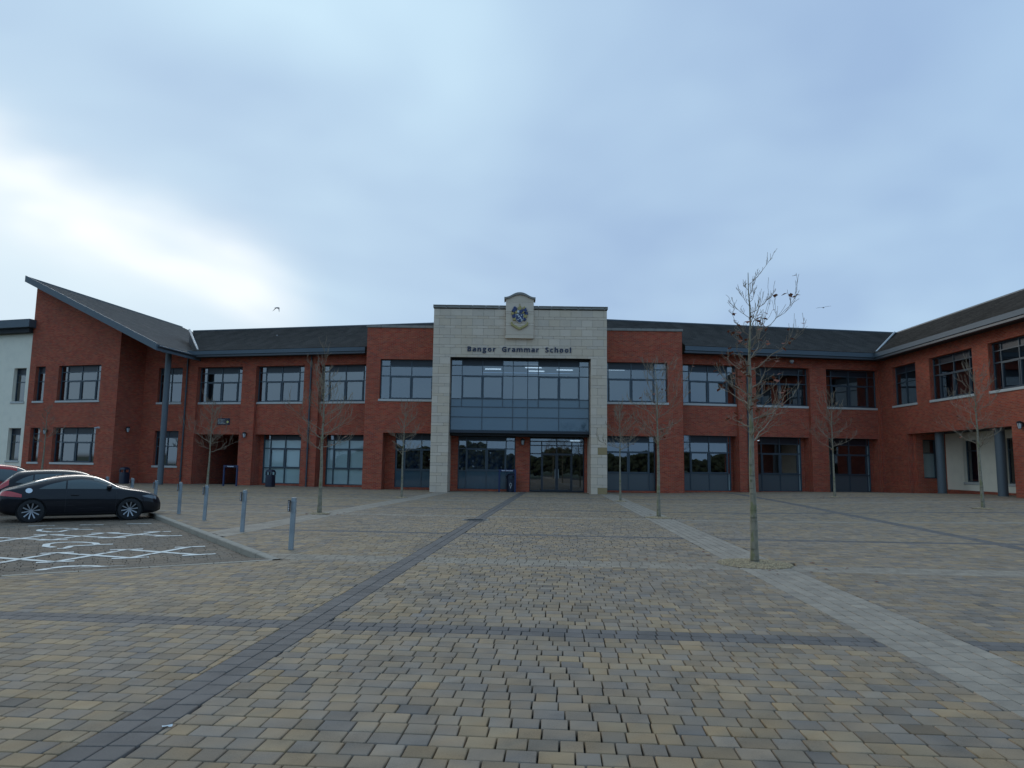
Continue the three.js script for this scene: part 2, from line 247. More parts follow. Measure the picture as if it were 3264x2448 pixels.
{
  const R = rng(11), pv = new Pavers();
  const visible = (x, Z) => Z > 1.8 && Math.abs(x) < 0.84 * Z + 2.6 && Z < (x < -8.9 ? wallLeftZ(x) + 1.2 : x > 10.3 ? wallRightZ(x) + 1 : 42.6) && x < 27.5 && !(x < -26.6 && Z > 50.5);
  const cutters = [];
  const sizes = [0.146, 0.146, 0.178, 0.178, 0.182, 0.208];
  const addField = (poly, kind, colour) => {
    let pieces = [poly];
    for (const b of BANDS) { const next = []; for (const q of pieces) { const zc = q[0][1]; if (zc < b.z0 || zc > b.z1) { next.push(q); continue; } const l = clipPoly(q, -1, b.b, b.a), r = clipPoly(q, 1, -b.b, -b.a - b.w); if (l) next.push(l); if (r) next.push(r); } pieces = next; }
    const fin = []; const L1 = Math.hypot(K0[0] - K3[0], K0[1] - K3[1]), n1 = [-(K0[1] - K3[1]) / L1, (K0[0] - K3[0]) / L1], c1 = -(n1[0] * K3[0] + n1[1] * K3[1]);
    const L2 = Math.hypot(K1[0] - K0[0], K1[1] - K0[1]), n2 = [-(K1[1] - K0[1]) / L2, (K1[0] - K0[0]) / L2], c2 = -(n2[0] * K0[0] + n2[1] * K0[1]);
    for (const q of pieces) { if (Math.max(...q.map((p) => farLine(p[0], p[1]))) < -0.4) { fin.push(q); continue; } const o = clipPoly(q, -n1[0], -n1[1], -c1 - 0.13); if (o) fin.push(o); const i = clipPoly(q, n1[0], n1[1], c1 + 0.13); if (i) { const e = clipPoly(i, -n2[0], -n2[1], -c2 - 0.15); if (e) fin.push(e); } }
    for (const q of fin) { const cx = q[0][0], cz = q[0][1]; if (PITS.some(([x, z, r]) => Math.hypot(cx - x, cz - z) < r - 0.06)) continue; pv.put(q, colour, kind, gy); }
  };
  for (let j = 6; j < 316; j++) {
    const w0 = j * ROWH, w1 = w0 + ROWH, half = 0.84 * w1 + 4.5; let q = -half - R() * 0.2;
    while (q < half) {
      const l = sizes[Math.floor(R() * sizes.length)], c = toW(q + l / 2, w0 + ROWH / 2), kind = rowKind[j] ?? 'field', colour = blockColour(c[0], c[1], R, kind === 'pale' ? 'palerow' : kind);
      if (visible(c[0], c[1]) && !(nearEdge(...c) > 0.4 && kerbLine(...c) > 0.4 && farLine(...c) > 0.6)) addField([toW(q, w0), toW(q + l, w0), toW(q + l, w1), toW(q, w1)], kind, colour);
      q += l;
    }
  }
  for (const b of BANDS) for (let k = 0; k < b.n; k++) {
    const x0 = b.w * k / b.n, x1 = b.w * (k + 1) / b.n; let Z = b.z0 - R() * 0.2;
    while (Z < b.z1) { const l = b.kind === 'dark' ? 0.19 + 0.05 * R() : 0.2 + 0.04 * R(), f = (x, z) => [b.a + b.b * z + x, z], c = f((x0 + x1) / 2, Z + l / 2); const colour = blockColour(c[0], c[1], R, b.kind);
      if (visible(c[0], c[1]) && !(kerbLine(...c) > -0.16 && nearEdge(...c) > -0.14) && !PITS.some(([x, z, r]) => Math.hypot(c[0] - x, c[1] - z) < r - 0.02)) pv.put([f(x0, Z), f(x1, Z), f(x1, Z + l), f(x0, Z + l)], colour, b.kind, gy); Z += l; }
  }
  const part = { field: ['block_paver', 300], dark: ['dark_paver', 130], pale: ['pale_paver', 240] };
  const RR = rng(5); const rest = [];
  for (const k of ['field', 'dark', 'pale']) {
    const L = pv.list.filter((b) => b.kind === k); const sc = (b) => (Math.abs(b.cx) < 0.745 * b.cz + 0.1 && b.cz > 3.25) ? b.cz : 1e3 + b.cz; L.sort((a, b) => sc(a) - sc(b));
    L.forEach((b, i) => { if (i < part[k][1]) mesh(part[k][0], Pavers.geo([b], RR, true), M.paver, plaza); else rest.push(b); });
  }
  const near = rest.filter((b) => b.cz < 14), far = rest.filter((b) => b.cz >= 14);
  const g1 = Pavers.geo(near, RR, true), g2 = Pavers.geo(far, RR, false);
  const all = mesh('paver_field', mergeGeometries([g1, g2]), M.paver, plaza); all.userData.kind = 'stuff';
  console.log('pavers', pv.list.length);
}
// car park: small brown blocks, a sunken bay behind a kerb
const carPark = structure('car_park', 'brown block paved car park with white painted hatching');
{
  const R = rng(21), pv = new Pavers(), d = [(K0[0] - K3[0]), (K0[1] - K3[1])], L = Math.hypot(...d), e = [d[0] / L, d[1] / L], n = [-e[1], e[0]];
  const L2 = Math.hypot(K1[0] - K0[0], K1[1] - K0[1]), n2 = [-(K1[1] - K0[1]) / L2, (K1[0] - K0[0]) / L2], c2 = -(n2[0] * K0[0] + n2[1] * K0[1]);
  for (let j = 0; j < 150; j++) { let s = -0.2 * R(); const w0 = j * 0.105, w1 = w0 + 0.105;
    while (s < 26) { const l = 0.21, f = (a, w) => [K0[0] - e[0] * a + n[0] * w, K0[1] - e[1] * a + n[1] * w]; let q = [f(s - 9, w0), f(s - 9 + l, w0), f(s - 9 + l, w1), f(s - 9, w1)]; const c = q[0];
      if (Math.abs(c[0]) < 0.80 * c[1] + 1.5 && c[1] > 2) { const k = clipPoly(q, n2[0], n2[1], c2 - 0.002); const v = (0.8 + 0.4 * R()) * (0.8 + 0.5 * fbm(c[0] * 0.8, c[1] * 0.8, 71, 3)), t = R(); if (k) pv.put(k, [lerp(0.135, 0.18, t) * v, lerp(0.108, 0.125, t) * v, lerp(0.08, 0.078, t) * v], 'park', (x, Z) => cpY(x, Z)); }
      s += l; } }
  const b = mesh('paver_field', Pavers.geo(pv.list, rng(6), false), M.paver, carPark); b.userData.kind = 'stuff';
  const g = new Geo(), V = (x, Z, y) => [x, y, -Z];
  for (let i = 0; i < 60; i++) for (let j = 0; j < 40; j++) { const f = (a, w) => { const x = K0[0] - e[0] * a + n[0] * w, Z = K0[1] - e[1] * a + n[1] * w; return V(x, Z, cpY(x, Z) - 0.022); }; const a0 = -18 + i, w0 = j * 0.6; const mid = f(a0 + 0.5, w0 + 0.3); if (kerbLine(mid[0], -mid[2]) < -0.12) continue; g.quad(f(a0, w0), f(a0, w0 + 0.6), f(a0 + 1, w0 + 0.6), f(a0 + 1, w0)); }
  g.add('joint_sand', M.joint, carPark);
  // flush edging along the near side, then kerb stones along the yard side
  for (let i = 0; i < 26; i++) { const a0 = i * 0.9 + 0.006, a1 = a0 + 0.888, h = new Geo(), f = (a, w, y) => V(K0[0] - e[0] * a + n[0] * w, K0[1] - e[1] * a + n[1] * w, y); h.quad(f(a0, -0.125, 0.001), f(a1, -0.125, 0.001), f(a1, -0.004, 0.001), f(a0, -0.004, 0.001)); h.quad(f(a0, -0.004, 0.001), f(a1, -0.004, 0.001), f(a1, -0.004, -0.05), f(a0, -0.004, -0.05)); h.add('edging_stone', M.kerb, carPark); }
  const k = [(K1[0] - K0[0]) / L2, (K1[1] - K0[1]) / L2], f = (a, w, y) => V(K0[0] + k[0] * a - n2[0] * w, K0[1] + k[1] * a - n2[1] * w, y), prof = [[0, -0.14], [0, -0.012], [0.014, 0.004], [0.138, 0.006], [0.147, -0.02]];
  for (let i = 0; i < 23; i++) { const a0 = i * 0.915 + 0.004, a1 = a0 + 0.905, h = new Geo(), dz = (a) => -0.006 * (1 - sstep(0, 1.2, a)); for (let m = 0; m + 1 < prof.length; m++) h.quad(f(a0, prof[m][0], prof[m][1] + dz(a0)), f(a1, prof[m][0], prof[m][1] + dz(a1)), f(a1, prof[m + 1][0], prof[m + 1][1] + dz(a1)), f(a0, prof[m + 1][0], prof[m + 1][1] + dz(a0))); h.add('kerb_stone', M.kerb, carPark); }
}
{ // painted markings, thin sheets on the blocks; points are (x, Z) in metres
  const ribbon = (pts, w, name) => { const g = new Geo(); const P = [], y = (x, Z) => cpY(x, Z) + 0.005; const fine = [];
    for (let i = 0; i + 1 < pts.length; i++) { const n = Math.max(1, Math.ceil(Math.hypot(pts[i + 1][0] - pts[i][0], pts[i + 1][1] - pts[i][1]) / 0.25)); for (let k = 0; k < n; k++) fine.push([lerp(pts[i][0], pts[i + 1][0], k / n), lerp(pts[i][1], pts[i + 1][1], k / n)]); } fine.push(pts[pts.length - 1]);
    for (let i = 0; i < fine.length; i++) { const a = fine[Math.max(0, i - 1)], b = fine[Math.min(fine.length - 1, i + 1)], l = Math.hypot(b[0] - a[0], b[1] - a[1]) || 1, nx = -(b[1] - a[1]) / l * w / 2, nz = (b[0] - a[0]) / l * w / 2; P.push([[fine[i][0] + nx, fine[i][1] + nz], [fine[i][0] - nx, fine[i][1] - nz]]); }
    for (let i = 0; i + 1 < P.length; i++) { const q = [P[i][0], P[i][1], P[i + 1][1], P[i + 1][0]].map(([x, Z]) => [x, y(x, Z) + 0.0012 * (ribbon.n % 3), -Z]); g.quad(q[0], q[1], q[2], q[3]); }
    ribbon.n++; g.add(name, M.paint, carPark); };
  ribbon.n = 0;
  const MARKS = [['painted_dash',0.1,[[-12.1,17.86],[-11.57,18.07]]],['painted_dash',0.1,[[-11.07,18.3],[-10.56,18.47]]],['painted_dash',0.1,[[-10.11,18.76],[-9.56,18.95]]],['painted_dash',0.125,[[-10.57,15.81],[-10.02,16.02]]],['painted_dash',0.125,[[-9.61,16.34],[-9.09,16.58]]],['painted_dash',0.125,[[-8.62,16.77],[-8.08,16.97]]],['painted_dash',0.125,[[-9.83,14.81],[-9.33,15.04]]],['painted_dash',0.125,[[-8.89,15.38],[-8.39,15.57]]],['painted_dash',0.125,[[-7.92,15.88],[-7.4,16.08]]],['painted_dash',0.125,[[-8.42,12.8],[-7.96,13.05]]],['painted_dash',0.125,[[-7.51,13.41],[-7.0,13.63]]],['painted_dash',0.125,[[-6.54,13.93],[-6.05,14.17]]],['painted_dash',0.125,[[-7.74,11.69],[-7.27,11.95]]],['painted_dash',0.125,[[-6.83,12.27],[-6.32,12.52]]],['painted_dash',0.125,[[-5.85,12.77],[-5.38,13.07]]],['painted_hatch',0.125,[[-10.41,14.39],[-10.3,15.91],[-8.64,15.48],[-8.35,16.87]]],['painted_hatch',0.125,[[-11.02,15.22],[-9.58,14.92],[-9.35,16.46],[-7.66,15.98]]],['painted_hatch',0.125,[[-8.29,11.27],[-8.19,12.92],[-6.58,12.39],[-6.3,14.05]]],['painted_hatch',0.125,[[-9.0,12.29],[-7.51,11.82],[-7.26,13.52],[-5.62,12.92]]],['painted_symbol',0.13,[[-8.74,13.69],[-9.0,13.84],[-9.2,14.18],[-9.18,14.42],[-9.0,14.57],[-8.71,14.59],[-8.41,14.46],[-8.22,14.23],[-7.97,14.33]]],['painted_symbol',0.13,[[-8.54,13.48],[-8.44,13.56],[-8.55,13.91],[-8.41,14.03],[-8.2,14.16]]],['painted_symbol',0.15,[[-6.8,10.63],[-7.01,10.71],[-7.1,10.87],[-7.13,11.1],[-7.04,11.32],[-6.85,11.4],[-6.62,11.4],[-6.33,11.21],[-6.01,11.21]]],['painted_symbol',0.15,[[-6.62,10.82],[-6.49,10.96],[-6.3,11.13]]],['painted_symbol',0.11,[[-10.61,16.48],[-11.02,16.67],[-11.18,16.88],[-11.26,17.18],[-11.01,17.38],[-10.57,17.31],[-10.4,17.15],[-10.07,17.2]]],['painted_symbol',0.11,[[-10.72,16.47],[-10.49,16.57],[-10.56,17.02],[-10.41,17.12]]]];
  for (const [name, w, pts] of MARKS) ribbon(pts, w, name);
}

// ---------- building kit ----------
const unitPane = new THREE.PlaneGeometry(1, 1);
const paneR = rng(77);
function pane(name, x0, x1, y0, y1, z, mat, parent, wobble = 0.011) { const m = mesh(name, unitPane, mat, parent); m.position.set((x0 + x1) / 2, (y0 + y1) / 2, z); m.scale.set(x1 - x0, y1 - y0, 1); m.rotation.set((paneR() - 0.5) * wobble, (paneR() - 0.5) * wobble, 0); return m; }
// a framed window: xs and ys are the bar centre lines; cell(i, j) (j counts from the top) names what fills each cell
function windowUnit(parent, xs, ys, z, cell, opt = {}) {
  const g = new Geo(), b = opt.bar ?? 0.055, d = opt.depth ?? 0.11, n = xs.length - 1, m = ys.length - 1, cells = [];
  const skip = opt.skip ?? (() => false);
  g.box(xs[0], xs[n], ys[0] - b, ys[0], z - d, z, 0.008); g.box(xs[0], xs[n], ys[m], ys[m] + b, z - d, z, 0.008);
  g.box(xs[0], xs[0] + b, ys[m] + b, ys[0] - b, z - d, z, 0.008); g.box(xs[n] - b, xs[n], ys[m] + b, ys[0] - b, z - d, z, 0.008);
  const X = (i) => [i === 0 ? xs[0] + b : xs[i] + b / 2, i === n - 1 ? xs[n] - b : xs[i + 1] - b / 2], Y = (j) => [j === m - 1 ? ys[m] + b : ys[j + 1] + b / 2, j === 0 ? ys[0] - b : ys[j] - b / 2];
  for (let j = 1; j < m; j++) g.box(xs[0] + b, xs[n] - b, ys[j] - b / 2, ys[j] + b / 2, z - d, z - 0.006);
  for (let j = 0; j < m; j++) for (let i = 1; i < n; i++) if (!skip(i, j)) g.box(xs[i] - b / 2, xs[i] + b / 2, Y(j)[0], Y(j)[1], z - d, z - 0.01);
  for (let j = 0; j < m; j++) for (let i = 0; i < n; i++) {
    const i0 = i; let i1 = i; while (i1 + 1 < n && skip(i1 + 1, j)) i1++; i = i1;
    const c = cell(i0, j) ?? 'glass', xa = X(i0)[0], xb = X(i1)[1], [ya, yb] = Y(j);
    if (c.includes('open')) { const k = 0.055; g.box(xa, xb, yb - k, yb, z - d + 0.02, z + 0.012); g.box(xa, xb, ya, ya + k, z - d + 0.02, z + 0.012); g.box(xa, xa + k, ya + k, yb - k, z - d + 0.02, z + 0.012); g.box(xb - k, xb, ya + k, yb - k, z - d + 0.02, z + 0.012); cells.push([c, xa + k, xb - k, ya + k, yb - k]); } else cells.push([c, xa, xb, ya, yb]);
  }
  const w = g.add(opt.name ?? 'window', opt.mat ?? M.frame, parent);
  for (const [c, xa, xb, ya, yb] of cells) {
    if (c.includes('panel')) pane('panel', xa, xb, ya, yb, z - 0.05, c.includes('dark') ? M.panelDark : c.includes('blue') ? M.spandrel : M.panel, w, 0.006);
    else { pane('pane', xa, xb, ya, yb, z - 0.055, c.includes('blind') ? M.glassClear : opt.glass ?? M.glass, w, opt.wobble); if (c.includes('blind')) pane('blind', xa, xb, ya, yb, z - 0.10, M.blind, w, 0);
      if (c.includes('slat')) { const s = new Geo(); for (let x = xa + 0.03; x < xb - 0.02; x += 0.075) s.quad([x, ya, z - 0.16], [x + 0.045, ya, z - 0.19], [x + 0.045, yb, z - 0.19], [x, yb, z - 0.16]); s.add('vertical_blind', M.slatBlind, w); } }
  }
  if (opt.sill) { const s = new Geo(); s.box(xs[0] - 0.06, xs[n] + 0.06, ys[m] - 0.14, ys[m] - 0.004, z - 0.08, opt.sill, 0.012); s.add('sill', M.sill, w); }
  return w;
}
const UP = [7.88, 7.47, 6.87, 5.50];                               // rows of the upper windows
const upperCols = (a, b) => { const w = b - a; return [a, a + 0.155 * w, a + 0.49 * w, a + 0.85 * w, b]; };
const upperCell = (i, j) => (j === 0 && (i === 1 || i === 2)) ? 'panel dark' : (j === 2 && (i === 1 || i === 2)) ? 'open' : 'glass';
const GR = [3.40, 3.02, 2.45, 1.16, 0.12];
const groundCell = (kind) => (i, j) => j === 0 ? ((i === 1 || i === 2) ? 'panel dark' : 'glass') : j === 3 ? (kind === 'blind' ? 'blind' : 'panel') : j === 2 && (i === 1 || i === 2) ? 'open ' + kind : kind;
function extrudeWall(outline, holes, t) { const s = new THREE.Shape(outline.map(([x, y]) => new THREE.Vector2(x, y))); for (const h of holes) s.holes.push(new THREE.Path((h.length === 4 && typeof h[0] === 'number' ? [[h[0], h[2]], [h[0], h[3]], [h[1], h[3]], [h[1], h[2]]] : h).map(([x, y]) => new THREE.Vector2(x, y)))); return new THREE.ExtrudeGeometry(s, { depth: t, bevelEnabled: false }).translate(0, 0, -t); }
const rect = (a, b, c, d) => [[a, c], [b, c], [b, d], [a, d]];
// stepped slate courses from the eave (z0, y0) to the ridge (z1, y1), in the wing's own axes
function slateRoof(parent, xa, xb, z0, y0, z1, y1, tilt = [0, 0]) {
  const g = new Geo(), L = Math.hypot(z1 - z0, y1 - y0), n = Math.round(L / 0.3), uz = (z1 - z0) / L, uy = (y1 - y0) / L, nz = uy, ny = -uz; // normal up and out
  const P = (x, s, h) => [x, y0 + uy * s + ny * h, z0 + uz * s + nz * h];
  for (let k = 0; k < n; k++) {
    const s0 = k * L / n, s1 = (k + 1) * L / n, f = s0 / L, f1 = s1 / L, x0 = xa + tilt[0] * f, x1 = xb + tilt[1] * f, x2 = xb + tilt[1] * f1, x3 = xa + tilt[0] * f1;
    const a = P(x0, s0, 0.06), b = P(x1, s0, 0.06), c = P(x2, s1, 0.004), d = P(x3, s1, 0.004), e = P(x0, s0, 0), h = P(x1, s0, 0);
    const before = g.u.length; g.quad(a, b, c, d); const uv = [[x0, s0], [x1, s0], [x1, s1], [x0, s0], [x1, s1], [x0, s1]]; uv.forEach((q, i) => { g.u[before + i * 2] = q[0]; g.u[before + i * 2 + 1] = q[1]; });
    g.quad(e, h, b, a);
  }
  const r = g.add('roof', M.slate, parent);
  const back = new Geo(); const [, ry, rz] = P(0, L, 0); back.quad([xa + tilt[0], ry, rz], [xb + tilt[1], ry, rz], [xb + tilt[1], ry - 3, rz - 5.5], [xa + tilt[0], ry - 3, rz - 5.5]); back.add('rear_slope', M.slate, r);
  const cap = new Geo(); cap.tube([[xa + tilt[0], ry + 0.02, rz], [xb + tilt[1], ry + 0.02, rz]], [0.09, 0.09], 8, true); cap.add('ridge_capping', M.pipe, r);
  return r;
}
function eaves(parent, xa, xb, zo = 0.85) {
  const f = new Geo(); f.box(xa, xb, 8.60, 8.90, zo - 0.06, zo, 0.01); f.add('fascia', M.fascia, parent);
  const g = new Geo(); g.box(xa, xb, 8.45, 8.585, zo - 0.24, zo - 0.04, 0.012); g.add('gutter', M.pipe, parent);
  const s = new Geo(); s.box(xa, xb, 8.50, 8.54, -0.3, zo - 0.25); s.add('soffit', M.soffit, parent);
}
function downpipe(parent, x, z, y1 = 8.5) { const g = new Geo(); g.tube([[x, 0, z], [x, y1, z]], [0.055, 0.055], 10, true); for (const y of [0.5, 2.4, 4.3, 6.2, 8.0]) g.box(x - 0.075, x + 0.075, y, y + 0.06, z - 0.06, z + 0.062); g.add('downpipe', M.pipe, parent); }
function interior(parent, xa, xb, z0, depth, opt = {}) { // floors, back wall and ceilings behind the glass
  const g = new Geo(), zb = z0 - depth; g.quad([xa, 0.02, z0], [xb, 0.02, z0], [xb, 0.02, zb], [xa, 0.02, zb]); g.box(xa, xb, 3.5, 4.5, zb, z0 - 0.02); g.box(xa, xb, 8.2, 8.32, zb, z0 - 0.02);
  g.quad([xa, 0, zb], [xb, 0, zb], [xb, 8.3, zb], [xa, 8.3, zb]); for (const x of [xa, xb, ...(opt.walls ?? [])]) g.box(x - 0.05, x + 0.05, 0, 8.3, zb, z0 - 0.05);
  return g.add('interior', opt.mat ?? M.inside, parent);
}
function wing(name, label, A, B) { const L = Math.hypot(B[0] - A[0], B[1] - A[1]), t = thing(name, label, 'building', A[0], A[1], 0, Math.atan2(B[1] - A[1], B[0] - A[0])); t.userData.len = undefined; return [t, L]; }

// left wing of the main range
{
  const [t, L] = wing('school_wing', 'two storey red brick school wing with slate roof and ground floor passage', [-25.5, 48.15], [-9.3, 44.5]);
  const bays = [[1.15, 3.0], [4.2, 7.62], [8.65, 12.17], [13.25, 16.75]];
  mesh('wall', extrudeWall(rect(-0.2, 21, -0.4, 8.6), [[1.15, 3.02, 1.2, 3.55], [1.15, 3.02, 5.5, 7.88], ...bays.slice(1).map(([a, b]) => [a, b, -0.2, 7.88])], 0.24), M.brick, t);
  mesh('bay_wall', extrudeWall(rect(4.1, 16.8, -0.4, 8.5), [[4.2, 7.62, -0.2, 3.34], ...bays.slice(2).map(([a, b]) => [a + 0.02, b - 0.02, -0.2, 3.34]), ...bays.slice(1).map(([a, b]) => [a + 0.001, b - 0.001, 5.5, 7.879])], 0.22).translate(0, 0, -0.245), M.brick, t);
  mesh('gable_infill', extrudeWall([[0, 8.55], [3.9, 8.55], [3.9, 8.58], [0, 10.05]], [], 0.24), M.brick, t);
  windowUnit(t, [1.15, 2.05, 3.02], UP, -0.2, (i, j) => j === 0 ? 'panel dark' : 'glass', { sill: 0.05 });
  windowUnit(t, [1.15, 2.05, 3.02], [3.55, 3.1, 2.5, 1.2], -0.2, (i, j) => j === 0 ? 'panel dark' : 'glass', { sill: 0.05, glass: M.glass });
  for (const [a, b] of bays.slice(1)) windowUnit(t, upperCols(a, b), UP, -0.34, upperCell, { sill: -0.2 });
  for (const [a, b] of bays.slice(2)) windowUnit(t, upperCols(a + 0.25, b - 0.02), GR, -0.95, groundCell('blind'), {});
  // reveals of the deep ground floor openings
  const rv = { box: (...q) => new Geo().box(...q).add('reveal', M.brick, t) }; for (const [a, b] of bays.slice(2)) { rv.box(a - 0.3, a + 0.02, -0.2, 3.5, -1.1, -0.46); rv.box(b - 0.02, b + 0.3, -0.2, 3.5, -1.1, -0.46); rv.box(a + 0.25, b - 0.02, -0.2, 0.118, -1.1, -0.9); rv.box(a + 0.02, a + 0.25, -0.2, 3.34, -1.1, -0.9); }
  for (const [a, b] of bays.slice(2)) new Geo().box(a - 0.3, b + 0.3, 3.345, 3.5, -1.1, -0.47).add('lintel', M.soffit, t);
  // the open passage, its unseen depth stretched to make it darker
  new Geo().box(3.9, 4.199, -0.2, 3.5, -12, -0.47).add('passage_wall', M.brick, t); new Geo().box(7.621, 7.9, -0.2, 3.5, -12, -0.47).add('passage_wall', M.brick, t);
  const pc = new Geo(); pc.box(3.9, 7.9, 3.35, 3.5, -12, -0.47); pc.quad([3.9, 0, -11.9], [7.9, 0, -11.9], [7.9, 3.4, -11.9], [3.9, 3.4, -11.9]); pc.add('passage_end', M.brick, t);
  interior(t, 8.4, 20.5, -1.12, 4.4, { walls: [12.7] });
  const up = new Geo(); up.box(0.2, 8.3, 4.4, 4.5, -5.5, -0.5); up.box(0.2, 8.3, 8.2, 8.3, -5.5, -0.5); up.quad([0.2, 0, -5.5], [8.3, 0, -5.5], [8.3, 8.3, -5.5], [0.2, 8.3, -5.5]); up.box(3.6, 3.8, 0, 8.2, -5.5, -0.5); up.box(-0.3, -0.1, 0, 8.3, -5.5, -0.3); up.box(8.2, 8.3, 3.5, 8.3, -5.5, -0.5); up.add('interior', M.inside, t);
  slateRoof(t, 4.3, 21.5, 0.86, 8.86, -4.9, 11.4, [-4.4, 0]);
  eaves(t, 3.6, 16.78);
  downpipe(t, 3.42, 0.06); downpipe(t, 12.68, 0.06);
  { const g = new Geo(); for (let i = 0; i < 2; i++) g.box(4.3 + i * 1.8, 5.2 + i * 1.8, 8.12, 8.17, -2.6, -2.45); g.add('roof_beam', M.panel, t); }
}
// gabled block at the far left, a single-pitch roof rising to the left over it
const roofH = (x, Z) => 8.6 + 5.5 * ((x + 21.9) * -0.9897 + (Z - 42.5) * 0.1435) / 12.71;
{
  const [t, L] = wing('gabled_block', 'red brick school block with steep single pitch slate roof rising to a point', [-33.2, 48.2], [-26.2, 46.2]);
  const W = (s, z) => { const c = (-26.2 + 33.2) / L, d = (46.2 - 48.2) / L; return [-33.2 + c * s - d * 0 + (d) * z * 1, 48.2 + d * s - c * z]; };
  const top = (s) => { const [x, Z] = W(s, 0); return roofH(x, Z) - 0.36; };
  const holes = [[0.12, 1.0, 5.5, 7.9], [2.16, 5.8, 5.5, 7.9], [0.14, 1.0, 1.33, 3.66], [2.13, 5.77, 1.33, 3.68]];
  mesh('wall', extrudeWall([[-0.42, -0.4], [L, -0.4], [L, top(L)], [-0.42, top(-0.42)]], holes, 0.34), M.brick, t);
  windowUnit(t, [0.12, 0.55, 1.0], [7.9, 7.47, 6.87, 5.5], -0.24, (i, j) => j === 0 ? 'panel dark' : 'glass', { sill: 0.05, skip: (i) => true });
  windowUnit(t, upperCols(2.16, 5.8), [7.9, 7.47, 6.87, 5.5], -0.24, upperCell, { sill: 0.05 });
  windowUnit(t, [0.14, 0.55, 1.0], [3.66, 3.25, 2.7, 1.33], -0.24, () => 'glass', { sill: 0.05, skip: (i) => true });
  windowUnit(t, upperCols(2.13, 5.77), [3.68, 3.25, 2.7, 1.33], -0.24, upperCell, { sill: 0.05 });
  const it = new Geo(); it.box(-0.2, L - 0.2, 4.3, 4.5, -5.5, -0.36); it.box(-0.2, L - 0.2, 8.3, 8.4, -5.5, -0.36); it.box(-0.38, -0.25, 0, 8.4, -5.5, -0.36); it.box(L - 0.4, L - 0.2, 0, 8.4, -5.5, -0.36); it.quad([-0.2, 0, -5.5], [L - 0.2, 0, -5.5], [L - 0.2, 8.3, -5.5], [-0.2, 8.3, -5.5]); it.add('interior', M.inside, t);
  // return wall towards the main wing, and the outer side wall
  const rw = new Geo(), loc = (x, Z, y) => { const v = t.worldToLocal(new THREE.Vector3(x, y, -Z)); return [v.x, v.y, v.z]; }; t.updateMatrixWorld(true);
  { const a = [-26.2, 46.2], b = [-25.45, 48.2], h = (p) => roofH(...p) - 0.36; rw.quad(loc(...a, -0.3), loc(...b, -0.3), loc(...b, h(b)), loc(...a, h(a))); rw.add('return_wall', M.brick, t);
    const sw = new Geo(), c = W(-0.419, -0.002), e = W(-0.419, -14); sw.quad(loc(...e, -0.3), loc(...c, -0.3), loc(...c, h(c)), loc(...e, h(e))); sw.add('side_wall', M.brick, t); }
  // roof slab: eave on the right, high ridge on the left, skewed front verge
  const Ef = [-21.9, 42.5], Eb = [-19.0, 62.5], Rb = [-31.4, 65.5], Rf = [-34.0, 47.6], sl = new Geo(), n = 46;
  const at = (p, q, f) => [lerp(p[0], q[0], f), lerp(p[1], q[1], f)];
  for (let k = 0; k < n; k++) { const f0 = k / n, f1 = (k + 1) / n, a = at(Ef, Rf, f0), b = at(Eb, Rb, f0), c = at(Eb, Rb, f1), d = at(Ef, Rf, f1), y0 = lerp(8.62, 14.12, f0) + 0.02, y1 = lerp(8.62, 14.12, f1);
    const i0 = sl.u.length; sl.quad(loc(...a, y0), loc(...b, y0), loc(...c, y1), loc(...d, y1)); [[0, f0], [20, f0], [20, f1], [0, f0], [20, f1], [0, f1]].forEach(([x, f], i) => { sl.u[i0 + 2 * i] = x; sl.u[i0 + 2 * i + 1] = f * 13.8; }); sl.quad(loc(...a, y0 - 0.02), loc(...b, y0 - 0.02), loc(...b, y0), loc(...a, y0)); }
  const rf = sl.add('roof', M.slate, t);
  const vg = new Geo(), th = 0.34, ext = (p, d, k) => [p[0] + d[0] * k, p[1] + d[1] * k]; const vd = [0, -0.03];
  { const a = ext(Ef, vd, 1), b = ext(Rf, vd, 1), u = [b[0] - a[0], b[1] - a[1]], m = Math.hypot(...u); u[0] /= m; u[1] /= m; const nn = [u[1], -u[0]];
    // barge board with a lip at the top
    vg.quad(loc(...a, 8.62 - th), loc(...b, 14.12 - th), loc(...b, 14.12 + 0.1), loc(...a, 8.62 + 0.1)); const a2 = [a[0] + 0.02, a[1] + 0.12], b2 = [b[0] + 0.02, b[1] + 0.12]; vg.quad(loc(...a, 8.72), loc(...b, 14.22), loc(...b2, 14.22), loc(...a2, 8.72));
    vg.add('barge_board', M.fascia, rf);
    const so = new Geo(); so.quad(loc(...a, 8.62 - th), loc(...Eb, 8.62 - th), loc(...Rb, 14.12 - th), loc(...b, 14.12 - th)); so.add('soffit', M.soffit, rf);
    const e = new Geo(); const o = [0.03, -0.03]; e.quad(loc(Ef[0], Ef[1] - 0.03, 8.28), loc(-20.95, 48.9, 8.28), loc(-20.95, 48.9, 8.66), loc(Ef[0], Ef[1] - 0.03, 8.66)); e.add('fascia', M.fascia, rf);
    const gt = new Geo(); gt.tube([loc(-21.83, 42.62, 8.55), loc(-20.95, 48.6, 8.55)], [0.075, 0.075], 8, true); gt.add('gutter', M.pipe, rf);
    const tp = new Geo(); tp.quad(loc(...b, 14.12 - th), loc(...Rb, 14.12 - th), loc(...Rb, 14.2), loc(...b, 14.2)); tp.add('ridge_board', M.fascia, rf);
    const bk = new Geo(); bk.quad(loc(...Rf, 14.05), loc(...Rb, 14.05), loc(Rb[0] - 1, Rb[1], 2), loc(Rf[0] + 0.4, Rf[1] + 1.2, 2)); }
